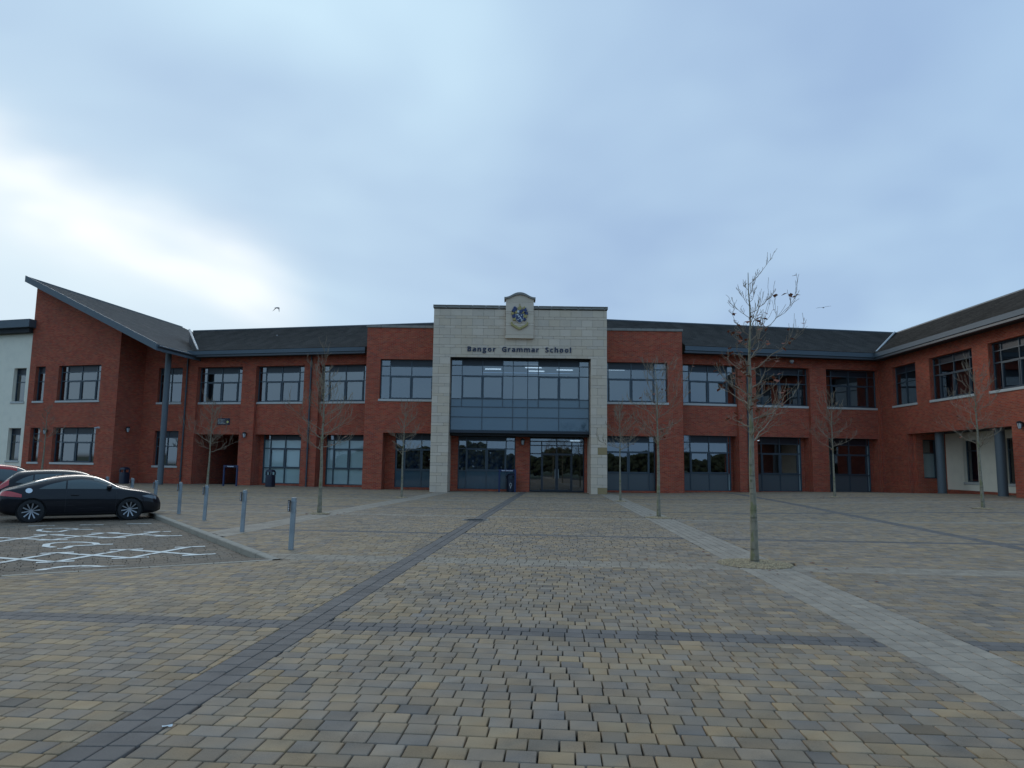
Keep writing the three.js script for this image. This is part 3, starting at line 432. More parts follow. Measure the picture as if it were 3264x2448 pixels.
  { const g = new Geo(), a = [-21.12, 46.6], b = [-24.72, 52.75]; new Geo().quad(loc(a[0] - 0.02, a[1] - 0.02, 8.6), loc(b[0] - 0.02, b[1], 10.5), loc(b[0] - 0.02, b[1], 11.46), loc(a[0] - 0.02, a[1] - 0.02, 8.9)).add('upstand', M.pipe, rf); g.tube([loc(a[0] - 0.04, a[1] - 0.06, 8.93), loc(b[0] - 0.04, b[1], 11.5)], [0.085, 0.085], 6, true); g.add('valley_flashing', M.flash, rf); }
  const cl = new Geo(); const cb = loc(-22.65, 45.6, 0); cl.tube([[cb[0], -0.05, cb[2]], [cb[0], 8.62, cb[2]]], [0.19, 0.19], 24, true); cl.box(cb[0] - 0.3, cb[0] + 0.3, 8.6, 8.68, cb[2] - 0.3, cb[2] + 0.3); cl.add('column', M.column, t);
}
// white rendered block beyond it
{
  const [t] = wing('rendered_block', 'white rendered school block with flat overhanging grey roof edge', [-33.2, 48.2], [-26.2, 46.2]);
  mesh('wall', extrudeWall(rect(-14, -0.43, -0.4, 10.35), [[-1.98, -0.85, 5.5, 7.85], [-1.98, -0.85, 1.4, 3.64], [-7.2, -3.4, 5.5, 7.85], [-7.2, -3.4, 1.4, 3.64]], 0.34).translate(0, 0, -0.12), M.render, t);
  for (const [a, b, c, d] of [[-1.98, -0.85, 5.5, 7.85], [-1.98, -0.85, 1.4, 3.64], [-7.2, -3.4, 5.5, 7.85], [-7.2, -3.4, 1.4, 3.64]]) windowUnit(t, b - a > 2 ? upperCols(a, b) : [a, (a + b) / 2, b], [d, d - 0.45, d - 0.98, c], -0.36, (i, j) => j === 0 ? 'panel dark' : 'glass', { sill: -0.06, skip: (i) => b - a < 2 });
  const f = new Geo(); f.box(-14, -0.2, 10.62, 11.2, -8, 0.55, 0.02); f.add('roof', M.fascia, t); const g = new Geo(); g.box(-14, -0.43, 10.3, 10.62, -7.8, 0.3); g.add('soffit', M.soffit, t);
  const it = new Geo(); it.box(-14, -0.6, 4.3, 4.5, -5.5, -0.5); it.box(-14, -0.6, 8.3, 8.4, -5.5, -0.5); it.box(-0.62, -0.55, 0, 8.4, -5.5, -0.5); it.box(-13.9, -13.8, 0, 8.4, -5.5, -0.5); it.quad([-14, 0, -5.5], [-0.6, 0, -5.5], [-0.6, 8.3, -5.5], [-14, 8.3, -5.5]); it.add('interior', M.inside, t);
}
// ceiling strip lights that show through the glass
function stripLight(parent, x, y, z, w = 1.2) { const g = new Geo(); g.box(x - w / 2, x + w / 2, y - 0.05, y, z - 0.09, z + 0.09); g.add('ceiling_light', M.lamp, parent); const l = new THREE.RectAreaLight(new THREE.Color(1, 0.96, 0.86), 3, w, 0.18); l.position.set(x, y - 0.06, z); l.rotation.x = -Math.PI / 2; parent.add(l); }
// centre block: the two brick flanks beside the portico
{
  const t = thing('centre_block', 'taller red brick flanks with parapet either side of the stone entrance portico', 'building', 0, 42);
  const bays = [[-8.0, -4.3], [5.2, 9.42]];
  for (const [s, [x0, x1], [a, b]] of [[0, [-8.85, -4.3], bays[0]], [1, [5.2, 10.32], bays[1]]]) {
    mesh('wall', extrudeWall(rect(x0, x1, -0.4, 9.78), [[a, b - (s ? 0 : 0.05), 5.42, 7.85], [s ? a + 0.05 : a + 0.3, s ? 8.75 : b - 0.05, -0.2, 3.38]], 0.36), M.brick, t);
    const sd = new Geo(); if (s) sd.quad([10.32, -0.3, -0.002], [10.32, -0.3, -4], [10.32, 9.78, -4], [10.32, 9.78, -0.002]); else sd.quad([-8.85, -0.3, -4], [-8.85, -0.3, -0.002], [-8.85, 9.78, -0.002], [-8.85, 9.78, -4]); sd.add('side_wall', M.brick, t);
    for (let x = x0 - 0.06; x < x1 - 0.1; x += 0.9) { const c = new Geo(); c.box(x, Math.min(x + 0.89, x1 + 0.06), 9.782, 9.93, -0.5, 0.07, 0.012); c.add('coping_stone', M.coping, t); }
  }
  windowUnit(t, [-8.0, -7.42, -6.12, -4.82, -4.3], [7.85, 7.45, 6.85, 5.42], -0.24, upperCell, { sill: 0.05 });
  windowUnit(t, [5.2, 5.85, 7.25, 8.65, 9.42], [7.85, 7.45, 6.85, 5.42], -0.24, upperCell, { sill: 0.05 });
  windowUnit(t, [-7.1, -6.55, -5.5, -4.35], GR, -1.1, (i, j) => j === 0 ? 'panel dark' : j === 3 ? 'panel blue' : j === 2 ? (i === 1 ? 'open slat' : 'open') : 'glass', { glass: M.glass });
  windowUnit(t, [5.25, 5.75, 7.1, 8.35, 8.72], GR, -0.5, (i, j) => j === 0 ? (i === 1 || i === 2 ? 'panel dark' : 'glass') : j === 3 ? 'panel' : j === 2 && (i === 1 || i === 2) ? 'open' : 'glass', {});
  new Geo().box(-8.0, -7.702, -0.2, 3.6, -1.3, -0.362).add('reveal', M.brick, t); new Geo().box(-7.7, -7.1, -0.2, 3.4, -1.3, -1.02).add('reveal', M.brick, t); new Geo().box(-7.7, -4.3, -0.2, 0.118, -1.3, -1.0).add('reveal', M.brick, t); new Geo().box(8.752, 9.0, -0.2, 3.6, -0.9, -0.362).add('reveal', M.brick, t); new Geo().box(5.2, 8.75, -0.2, 0.118, -0.7, -0.42).add('reveal', M.brick, t); 
  new Geo().box(-7.7, -4.3, 3.4, 3.6, -1.3, -0.362).add('lintel', M.soffit, t); new Geo().box(5.25, 8.75, 3.4, 3.6, -0.9, -0.362).add('lintel', M.soffit, t);
  const i1 = interior(t, -8.2, -4.1, -1.32, 5), i2 = interior(t, 5.4, 10.1, -0.92, 5);
  stripLight(t, -6.6, 7.9, -3.2); stripLight(t, -5.0, 7.9, -4.6); stripLight(t, 6.8, 7.9, -3.6);
}
// entrance portico
{
  const t = thing('entrance_portico', 'pale ashlar stone entrance portico with glazed upper storey and recessed doors', 'building', 0, 39.6);
  const X0 = -4.55, X1 = 5.42, A = -3.56, B = 4.50, H0 = 7.68, HT = 10.52, R = rng(91), dep = 0.05;
  const core = new Geo(); core.box(X0 + 0.03, X1 - 0.03, H0 + 0.04, HT - 0.01, -2.4, -dep + 0.006); core.box(X0 + 0.03, A - 0.03, -0.3, H0 + 0.03, -2.4, -dep + 0.006); core.box(B + 0.03, X1 - 0.03, -0.3, H0 + 0.03, -2.4, -dep + 0.006); core.add('core', M.stoneJoint, t);
  // ashlar in alternating tall and low courses
  const J = 0.009; let y = -0.05, k = 0;
  while (y < HT - 0.05) {
    const big = k % 2 === 0, h = Math.min(big ? 0.405 : 0.157, HT - y), y1 = y + h;
    const runs = y >= H0 - 0.02 ? [[X0, X1]] : [[X0, A], [B, X1]];
    for (const [a, b] of runs) {
      let x = a; const len = big ? 0.63 : 0.63, first = (big ? 0.36 : 0.63) * (0.9 + 0.2 * R()); let f = true;
      while (x < b - 0.02) { let e = Math.min(b, x + (f ? first : len)); if (b - e < 0.16) e = b; const g = new Geo(); let yy1 = y1; if (y < H0 && y1 > H0 - 0.02 && runs.length === 2) yy1 = y1; g.box(x + (x > a ? J / 2 : 0), e - (e < b ? J / 2 : 0), y + J / 2, yy1 - J / 2, e === A || e === X1 || x === X0 || x === B ? -0.3 : -dep, (R() - 0.5) * 0.003, 0.005); 
        const ochre = (Math.abs(x - 4.9) < 0.5 && e > X1 - 0.01 && ((y < 0.3 && big) || (big && Math.abs(y - 2.23) < 0.2))); g.add('ashlar_block', ochre ? M.stoneOchre : M.stones[Math.floor(R() * 5)], t); x = e; f = false; }
    }
    y = y1; k++;
  }
  // deep sides of the opening and the stone head
  const jm = new Geo(); for (let yy = -0.05; yy < H0; yy += 0.562) { const e = Math.min(H0, yy + 0.555); jm.quad([A + 0.002, yy, -0.3], [A + 0.002, yy, -2.0], [A + 0.002, e, -2.0], [A + 0.002, e, -0.3]); jm.quad([B - 0.002, yy, -2.0], [B - 0.002, yy, -0.3], [B - 0.002, e, -0.3], [B - 0.002, e, -2.0]); } jm.quad([X0, -0.2, -2.4], [X0, -0.2, -0.3], [X0, HT, -0.3], [X0, HT, -2.4]); jm.quad([X1, -0.2, -0.3], [X1, -0.2, -2.4], [X1, HT, -2.4], [X1, HT, -0.3]); jm.add('jamb', M.stones[1], t);
  const hs = new Geo(); hs.box(A, B, H0 - 0.03, H0 + 0.04, -1.0, -0.045); hs.add('head_soffit', M.soffit, t);
  for (let x = X0 - 0.05; x < X1; x += 0.76) { const c = new Geo(); c.box(x, Math.min(x + 0.752, X1 + 0.05), HT + 0.002, HT + 0.13, -0.5, 0.08, 0.015); c.box(x, Math.min(x + 0.752, X1 + 0.05), HT + 0.13, HT + 0.17, -0.52, 0.11, 0.01); c.add('coping_stone', M.coping, t); }
  // curtain wall of the upper storey
  const zc = -0.62, xs = [A + 0.02, -2.9, -1.71, -0.53, 0.06, 0.91, 1.53, 2.72, 3.9, B - 0.02], ys = [H0 - 0.04, 7.28, 6.68, 5.34, 4.87, 4.28, 3.5];
  const gone = { 4: [2 - 1, 3, 6, 8], 5: [1, 3, 6, 8] };
  const lights = new Set(['1,2', '2,2', '6,2', '7,2']);
  windowUnit(t, xs, ys, zc, (i, j) => j >= 3 ? 'panel blue' : j === 0 && ![0, 3, 4, 5, 8].includes(i) ? 'panel dark' : lights.has(i + ',' + j) ? 'open' : 'glass', { name: 'curtain_wall', skip: (i, j) => gone[j]?.includes(i), glass: M.glass, bar: 0.045 });
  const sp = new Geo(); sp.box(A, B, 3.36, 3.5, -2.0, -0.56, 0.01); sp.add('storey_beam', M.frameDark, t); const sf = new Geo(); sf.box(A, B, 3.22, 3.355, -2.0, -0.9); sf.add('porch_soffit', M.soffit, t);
  // ground floor: brick piers, office window with vertical blinds, glazed doors
  const zg = -2.0; new Geo().box(A, -3.14, -0.2, 3.3, zg - 0.3, zg + 0.08).add('brick_pier', M.brick, t); new Geo().box(0.26, 1.1, -0.2, 3.3, zg - 0.3, zg + 0.08).add('brick_pier', M.brick, t); new Geo().box(B - 0.15, B, -0.2, 3.3, zg - 0.3, zg + 0.08).add('brick_pier', M.brick, t); new Geo().box(-3.14, 0.26, -0.2, 0.12, zg - 0.3, zg - 0.1).add('brick_pier', M.brick, t); 
  windowUnit(t, [-3.14, -2.66, -1.45, -0.3, 0.26], [3.2, 2.98, 2.5, 1.2, 0.125], zg - 0.1, (i, j) => j === 0 ? (i === 3 ? 'glass' : 'panel dark') : j === 3 ? 'panel blue' : j === 2 ? (i === 1 || i === 2 ? 'open slat' : 'slat') : i === 0 ? 'glass' : 'slat', { glass: M.glass });
  windowUnit(t, [1.1, 1.82, 2.72, 3.62, 4.35], [3.2, 2.98, 2.74, 2.25, 0.03], zg - 0.18, (i, j) => j === 3 && (i === 1 || i === 2) ? 'open' : 'glass', { name: 'entrance_doors', mat: M.frameDark, glass: M.glass, bar: 0.06, skip: (i, j) => j === 0 && (i === 1 || i === 3) });
  for (const x of [2.62, 2.82]) new Geo().tube([[x, 0.8, zg - 0.12], [x, 1.35, zg - 0.12]], [0.016, 0.016], 8, true).add('door_handle', M.galv, t);
  const it = new Geo(); it.box(A, B, 3.5, 4.4, -7, -2.2); it.box(A, B, 7.72, 7.8, -7, -0.8); it.box(A, B, 4.4, 4.5, -7, -0.75); it.quad([A, 0, -7], [B, 0, -7], [B, 7.7, -7], [A, 7.7, -7]); it.quad([A, 0.02, -2.1], [B, 0.02, -2.1], [B, 0.02, -7], [A, 0.02, -7]); it.box(A - 0.1, A, 0, 7.7, -7, -2.1); it.box(B, B + 0.1, 0, 7.7, -7, -2.1); it.box(0.6, 0.75, 0, 3.5, -7, -2.3); it.add('interior', M.inside, t);
  stripLight(t, -1.9, 7.55, -2.2, 1.0); stripLight(t, -1.2, 7.55, -3.9, 1.0); stripLight(t, 1.3, 7.55, -3.0, 1.0); stripLight(t, 3.6, 7.55, -2.3, 1.0); stripLight(t, 3.3, 7.55, -3.9, 1.0); stripLight(t, 1.55, 7.55, -4.6, 1.0); stripLight(t, 3.9, 3.1, -3.2, 0.6);
  // panel for the arms, with a swept stone cap
  const P0 = -0.41, P1 = 1.19, zp = 0.2; { let yy = 8.76, q = 0; for (const h of [0.2, 0.54, 0.14, 0.54, 0.14, 0.54]) { const g = new Geo(); if (yy < HT - 0.3 || true) g.box(P0, P1, yy + 0.003, yy + h - 0.003, -0.4, zp, 0.008); g.add('ashlar_block', M.stones[q++ % 3], t); yy += h; }
    const s = new THREE.Shape(); s.moveTo(P0, 10.86); s.lineTo(P1, 10.86); s.lineTo(P1, 11.06); s.bezierCurveTo(P1 - 0.35, 11.08, P1 - 0.4, 11.3, (P0 + P1) / 2, 11.3); s.bezierCurveTo(P0 + 0.4, 11.3, P0 + 0.35, 11.08, P0, 11.06); mesh('gable_stone', new THREE.ExtrudeGeometry(s, { depth: 0.6, bevelEnabled: false, curveSegments: 16 }).translate(0, 0, zp - 0.6), M.stones[0], t);
    const c = new THREE.Shape(), o = 0.09; c.moveTo(P0 - o, 11.0); c.lineTo(P0 - o, 11.14); c.bezierCurveTo(P0 + 0.3, 11.14, P0 + 0.4, 11.43, (P0 + P1) / 2, 11.43); c.bezierCurveTo(P1 - 0.4, 11.43, P1 - 0.3, 11.14, P1 + o, 11.14); c.lineTo(P1 + o, 11.0); c.lineTo(P1, 11.062); c.bezierCurveTo(P1 - 0.35, 11.085, P1 - 0.4, 11.305, (P0 + P1) / 2, 11.305); c.bezierCurveTo(P0 + 0.4, 11.305, P0 + 0.35, 11.085, P0, 11.062); mesh('cap_stone', new THREE.ExtrudeGeometry(c, { depth: 0.76, bevelEnabled: true, bevelSize: 0.01, bevelThickness: 0.01, bevelSegments: 1, curveSegments: 16 }).translate(0, 0, zp - 0.68), M.coping, t); }
}
// right wing of the main range
{
  const [t, L] = wing('school_wing', 'two storey red brick school wing with three tall glazed ground floor bays', [10.3, 42.6], [23.7, 44.6]);
  const bays = [[0.2, 3.78], [4.98, 8.62], [9.75, 13.4]];
  mesh('wall', extrudeWall(rect(0.03, 14.4, -0.4, 8.6), bays.map(([a, b]) => [a, b, -0.2, 7.9]), 0.24).translate(0, 0, 0), M.brick, t).position.x = 0;
  mesh('bay_wall', extrudeWall(rect(0.1, 13.6, -0.4, 8.5), [...bays.map(([a, b]) => [a + 0.02, b - 0.02, -0.2, 3.52]), ...bays.map(([a, b]) => [a + 0.001, b - 0.001, 5.5, 7.899])], 0.22).translate(0, 0, -0.245), M.brick, t);
  const up = [7.9, 7.48, 6.9, 5.5], gr = [3.56, 3.1, 2.5, 1.2, 0.14];
  bays.forEach(([a, b], n) => { windowUnit(t, upperCols(a, b), up, -0.34, upperCell, { sill: -0.2 }); const w = b - a; windowUnit(t, [a + 0.02, a + 0.18 * w, a + 0.52 * w, a + 0.86 * w, b - 0.3], gr, n === 0 ? -0.55 : -0.75, (i, j) => j === 0 ? (i === 1 || i === 2 ? 'panel dark' : 'glass') : j === 3 ? (i === 3 ? 'blind' : 'panel') : j === 2 && (i === 1 || i === 2) ? 'open' : i === 3 && n > 0 ? 'blind' : 'glass', { glass: M.glass }); });
  const rv = { box: (...q) => new Geo().box(...q).add('reveal', M.brick, t) }, li = { box: (...q) => new Geo().box(...q).add('lintel', M.soffit, t) }; for (const [a, b] of bays) { rv.box(a - 0.3, a + 0.02, -0.2, 3.6, -1, -0.46); rv.box(b - 0.3, b + 0.3, -0.2, 3.6, -1, -0.86); rv.box(b - 0.02, b + 0.3, -0.2, 3.6, -0.85, -0.46); rv.box(a + 0.02, b - 0.02, -0.2, 0.138, -0.9, -0.5); li.box(a - 0.3, b + 0.3, 3.58, 3.75, -1, -0.47); }
  interior(t, -0.2, 13.9, -1.02, 4.2, { walls: [4.4, 9.2] }); stripLight(t, 6.0, 3.4, -2.6, 0.9); stripLight(t, 7.6, 3.4, -2.6, 0.9);
  const r = slateRoof(t, 0.02, 22, 0.86, 8.88, -4.9, 11.45); slateRoof(t, -8, 0.02, -1.0, 9.71, -4.9, 11.45);
  eaves(t, 0.04, 13.35); downpipe(t, 4.38, 0.06); downpipe(t, 13.72, 0.07);
}
// wing on the right coming forward, with the open corner on columns
{
  const t = thing('school_wing', 'red brick school wing coming forward with columned open ground floor corner', 'building', 23.7, 44.6, 0, -Math.PI / 2);
  const wins = [[1.35, 3.9], [5.25, 8.98], [10.2, 13.9]], O0 = 2.66, O1 = 11.5, OH = 3.72;
  mesh('wall', extrudeWall(rect(0, 16.2, -0.3, 8.6), [...wins.map(([a, b]) => [a, b, 5.52, 7.9]), [O0, O1, -0.25, OH]], 0.36), M.brick, t);
  { const e = new Geo(); e.quad([16.2, -0.3, -0.001], [16.2, -0.3, -9], [16.2, 8.9, -9], [16.2, 8.9, -0.001]); e.quad([16.2, 8.9, 0.6], [16.2, 8.9, -9], [16.2, 11.4, -4.3], [16.2, 11.4, -4.31]); e.add('end_wall', M.brick, t); }
  wins.forEach(([a, b], i) => windowUnit(t, i ? upperCols(a, b) : [a, a + 0.45 * (b - a), b], [7.9, 7.48, 6.9, 5.52], -0.22, i ? upperCell : (i, j) => j === 0 ? 'panel dark' : 'glass', { sill: 0.05 }));
  // recess: brick end wall with a narrow window, white rendered back wall with two windows
  const D = 2.1; mesh('recess_wall', extrudeWall(rect(O0 - 0.4, O1 + 0.4, -0.2, 3.9), [[4.55, 5.75, 0.95, 3.3], [7.9, 9.3, 0.95, 3.3]], 0.3).translate(0, 0, -D), M.render, t);
  const ew = extrudeWall(rect(-D - 0.05, -0.36, -0.2, 3.9), [[-1.75, -0.75, 1.1, 3.4]], 0.3); ew.rotateY(-Math.PI / 2); ew.translate(O0, 0, 0); // faces the camera
  const wl = mesh('recess_end_wall', ew, M.brick, t);
  const fl = new Geo(); fl.box(O1 + 0.001, O1 + 0.3, -0.2, 3.9, -D, -0.362); fl.add('recess_side_wall', M.brick, t);
  for (const [a, b] of [[4.55, 5.75], [7.9, 9.3]]) windowUnit(t, [a, (a + b) / 2, b], [3.3, 2.7, 0.95], -D - 0.18, () => 'glass', { sill: -D + 0.04, glass: M.glass, skip: (i) => true });
  { const g = new THREE.Group(); g.name = 'recess_end'; t.add(g); g.rotation.y = Math.PI / 2; g.position.set(O0 - 0.15, 0, 0); windowUnit(g, [0.75, 1.25, 1.75], [3.4, 2.6, 1.1], 0, (i, j) => j === 1 ? 'blind' : 'glass', { sill: 0.2, glass: M.glass, skip: () => true }); }
  const ce = new Geo(); ce.box(O0 - 0.3, O1 + 0.3, OH + 0.02, 4.0, -D - 0.2, -0.365); ce.add('recess_ceiling', M.soffit, t);
  const pl = new Geo(); pl.box(O0, O1, -0.2, gy(25, 38) + 0.14, -D, -D + 0.02); pl.add('plinth', M.brick, t);
  for (const s of [4.95, 9.85]) { const c = new Geo(); c.tube([[s, -0.1, -0.55], [s, OH + 0.02, -0.55]], [0.225, 0.225], 28, true); c.add('column', M.column, t); }
  const it = new Geo(); it.box(0.2, 16.1, 4.0, 4.5, -6, -0.38); it.box(0.2, 16.1, 8.2, 8.3, -6, -0.38); it.quad([0.2, 0, -6], [16.1, 0, -6], [16.1, 8.3, -6], [0.2, 8.3, -6]); for (const x of [0.25, 4.6, 9.6, 14.5, 16.0]) it.box(x - 0.05, x + 0.05, 0, 8.2, -6, -2.45); for (const x of [0.25, 4.6, 9.6, 14.5]) it.box(x - 0.05, x + 0.05, 4.5, 8.2, -2.45, -0.4); it.box(0.3, 2.3, 0, 3.9, -2.2, -2.1); it.box(0.2, 0.4, 0, 4, -2.4, -0.4); it.add('interior', M.inside, t);
  slateRoof(t, -8, 16.5, 0.86, 8.88, -4.3, 11.45); eaves(t, 0.75, 16.5);
  const v = new Geo(), q = (x, y, Z) => [44.6 - Z, y, 23.7 - x]; v.tube([q(22.95, 8.95, 43.55), q(27.75, 11.5, 50.0)], [0.075, 0.075], 6, true); v.add('valley_flashing', M.flash, t);
}

// ---------- lettering and arms on the portico ----------
{
  const font = await new FontLoader().loadAsync('fonts/droid/droid_sans_bold.typeface.json');
  const t = thing('building_lettering', 'dark blue raised letters reading Bangor Grammar School on pale stone', 'lettering', 0, 39.6, 0);
  const text = 'Bangor Grammar School', size = 0.285, gap = 0.075, geos = []; let x = 0;
  for (const ch of text) { if (ch === ' ') { x += 0.27; continue; } const g = new TextGeometry(ch, { font, size, depth: 0.045, curveSegments: 4, bevelEnabled: false }); g.computeBoundingBox(); const b = g.boundingBox; g.translate(x - b.min.x, 0, 0.006); x += b.max.x - b.min.x + gap; geos.push(g); }
  const k = 6.02 / x; geos.forEach((g) => { g.scale(k, 1, 1); g.translate(-2.58, 8.0, 0); mesh('letter', g, M.navy, t); });
}
{
  const t = thing('coat_of_arms', 'painted blue and gold coat of arms with motto scroll on stone panel', 'coat of arms', 0.385, 39.4, 0), z = 0.012;
  const ex = (pts, d, m, name, zz = z, curve) => { const s = new THREE.Shape(); pts.forEach((p, i) => i ? (p.length === 2 ? s.lineTo(...p) : s.bezierCurveTo(...p)) : s.moveTo(...p)); return mesh(name, new THREE.ExtrudeGeometry(s, { depth: d, bevelEnabled: true, bevelSize: 0.008, bevelThickness: 0.008, bevelSegments: 1, curveSegments: 8 }).translate(0, 0, zz), m, t); };
  const sh = (k) => [[-0.225 * k, 10.19 - (1 - k) * 0.2], [0.225 * k, 10.19 - (1 - k) * 0.2], [0.225 * k, 9.93], [0.225 * k, 9.80, 0.1 * k, 9.71, 0, 9.645 + (1 - k) * 0.25], [-0.1 * k, 9.71, -0.225 * k, 9.80, -0.225 * k, 9.93]];
  ex(sh(1), 0.06, M.crestWhite, 'shield_rim'); ex(sh(0.87), 0.075, M.crestBlue, 'shield');
  ex([[-0.19, 10.12], [-0.1, 10.15], [0.16, 9.83], [0.1, 9.76]], 0.095, M.crestWhite, 'bend');
  for (const k of [0, 1, 2]) ex([[-0.13 + k * 0.085, 10.07 - k * 0.1], [-0.09 + k * 0.085, 10.09 - k * 0.1], [-0.07 + k * 0.085, 10.04 - k * 0.1], [-0.11 + k * 0.085, 10.02 - k * 0.1]], 0.105, M.crestBlue, 'bend_charge');
  for (const [x, y] of [[0.1, 10.08], [-0.09, 9.83]]) ex([[x - 0.03, y], [x, y - 0.04], [x + 0.03, y], [x, y + 0.04]], 0.1, M.crestWhite, 'charge');
  // motto scroll
  ex([[-0.5, 9.66], [-0.43, 9.71], [-0.40, 9.58], [-0.2, 9.47], [0, 9.37], [0.2, 9.47], [0.40, 9.58], [0.43, 9.71], [0.5, 9.66], [0.47, 9.52], [0.22, 9.36], [0, 9.255], [-0.22, 9.36], [-0.47, 9.52]], 0.07, M.gold, 'scroll');
  // helmet, crest and mantling leaves
  const leaf = (x, y, w, h, a, m, d) => { const c = Math.cos(a), s = Math.sin(a), P = (u, v) => [x + u * w * c - v * h * s, y + u * w * s + v * h * c]; ex([P(-0.5, -0.4), P(0.1, -0.5), P(0.5, -0.15), P(0.35, 0.1), P(0.5, 0.4), P(0.1, 0.5), P(-0.05, 0.25), P(-0.4, 0.45), P(-0.5, 0.05)], d, m, 'mantling'); };
  for (const s of [-1, 1]) { leaf(s * 0.30, 10.38, 0.24, 0.24, s * 0.4, M.crestBlue, 0.08); leaf(s * 0.26, 10.52, 0.17, 0.13, s * 0.9, s < 0 ? M.crestBlue : M.gold, 0.07); leaf(s * 0.17, 10.27, 0.17, 0.15, -s * 0.5, M.gold, 0.1); leaf(s * 0.40, 10.20, 0.16, 0.15, s * 0.2, s < 0 ? M.gold : M.crestBlue, 0.06); leaf(s * 0.32, 10.04, 0.2, 0.2, -s * 0.3, s < 0 ? M.crestBlue : M.gold, 0.07); leaf(s * 0.29, 9.86, 0.15, 0.17, s * 0.5, s < 0 ? M.gold : M.crestBlue, 0.06); }
  leaf(0.08, 10.31, 0.2, 0.2, 0.1, M.crestBlue, 0.12); leaf(-0.06, 10.30, 0.14, 0.15, -0.2, M.crestWhite, 0.11); leaf(0, 10.50, 0.2, 0.22, 0.3, M.gold, 0.09); ex([[-0.008, 10.55], [0.008, 10.55], [0.003, 10.78], [-0.003, 10.78]], 0.03, M.gold, 'finial');
}
// ---------- small fittings on the walls ----------
function wallLamp(label, x, Z, y, turn) {
  const t = thing('wall_lantern', label, 'wall lamp', x, Z, y, turn, 'lanterns on the school walls'); const g = new Geo(); g.box(-0.05, 0.05, -0.1, 0.1, 0, 0.02); g.tube([[0, 0.06, 0.01], [0, 0.14, 0.09], [0, 0.12, 0.16]], [0.013, 0.013, 0.013], 6, true); g.add('bracket', M.black, t);
  const c = new Geo(); c.tube([[0, 0.06, 0.16], [0, 0.13, 0.16], [0, 0.17, 0.16]], [0.15, 0.12, 0.02], 6, true); c.tube([[0, -0.22, 0.16], [0, -0.19, 0.16]], [0.03, 0.075], 6, true); for (let k = 0; k < 6; k++) { const a = k * 1.0472; c.tube([[0.072 * Math.cos(a), -0.19, 0.16 + 0.072 * Math.sin(a)], [0.12 * Math.cos(a), 0.06, 0.16 + 0.12 * Math.sin(a)]], [0.008, 0.008], 4); } c.add('lantern_frame', M.black, t);
  const l = new Geo(); l.tube([[0, -0.188, 0.16], [0, 0.058, 0.16]], [0.066, 0.112], 6); l.add('lantern_glass', std([0.5, 0.52, 0.52], 0.35), t); return t;
}
const onLeft = (s, z) => [-25.5 + 0.9756 * s - 0.2198 * z, 48.15 - 0.2198 * s - 0.9756 * z], tL = Math.atan2(-3.65, 16.2);
const onGable = (s, z) => { const c = 7 / 7.28, d = -2 / 7.28; return [-33.2 + c * s + d * z, 48.2 + d * s - c * z]; }, tG = Math.atan2(-2, 7);
wallLamp('black lantern on the brick pier between the passage and the blinds', ...onLeft(8.12, 0.0), 3.32, tL);
wallLamp('black lantern on the shaded return wall above a litter bin', -25.88, 47.06, 3.6, 1.21);
wallLamp('black lantern on the gabled brick wall between two ground floor windows', ...onGable(1.6, 0), 3.42, tG);
wallLamp('black lantern on the brick pier inside the stone portico', 0.68, 41.52, 2.95, 0);
wallLamp('black lantern on the brick pier beside the columned corner', 23.7, 32.35, 3.75, -Math.PI / 2);
{
  const cam = (label, x, Z, y, turn, dome) => { const t = thing('security_camera', label, 'camera', x, Z, y, turn); if (dome) { mesh('dome', new THREE.SphereGeometry(0.1, 16, 10), std([0.35, 0.37, 0.4], 0.25), t).position.z = 0.16; new Geo().tube([[0, 0.02, 0.16], [0, 0.13, 0.16]], [0.13, 0.12], 14, true).add('housing', M.white, t); new Geo().box(-0.05, 0.05, 0.06, 0.13, 0, 0.16).add('bracket', M.white, t); } else { new Geo().box(-0.05, 0.05, -0.05, 0.05, 0, 0.1).add('bracket', M.white, t); new Geo().tube([[0, 0.02, 0.06], [-0.16, -0.05, 0.26]], [0.055, 0.055], 10, true).add('barrel', std([0.4, 0.41, 0.42], 0.4), t); } };
  cam('small pale camera on the gabled wall right of the ground floor window', ...onGable(6.05, 0), 3.65, tG, false);
  cam('white dome camera under the eaves of the three bay wing', ...(() => { const t = Math.atan2(2, 13.4), s = 7.35; return [10.3 + Math.cos(t) * s, 42.6 + Math.sin(t) * s]; })(), 8.22, Math.atan2(2, 13.4), true);
}
{ // notice above the passage
  const t = thing('wall_sign', 'dark blue notice with white lines and yellow badge above the passage', 'sign', ...onLeft(6.25, -0.235), 4.2, tL);
  new Geo().box(-0.47, 0.47, -0.22, 0.22, 0, 0.025, 0.004).add('board', M.navy, t);
  const tx = canvasTex(256, 120, (c, w, h) => { c.fillStyle = '#0c1230'; c.fillRect(0, 0, w, h); c.fillStyle = '#d8dbd2'; c.font = 'bold 20px sans-serif'; for (const [y, a] of [[34, 150], [56, 120], [78, 140], [100, 160]]) { for (let x = 18; x < a; x += 9 + (x * 7 % 5)) c.fillRect(x, y - 9, 6, 9); } c.fillStyle = '#d9cf70'; c.beginPath(); c.arc(216, 68, 21, 0, 7); c.fill(); });
  const f = mesh('print', new THREE.PlaneGeometry(0.93, 0.43), std([1, 1, 1], 0.5, { map: tx }), t); f.position.z = 0.029;
}
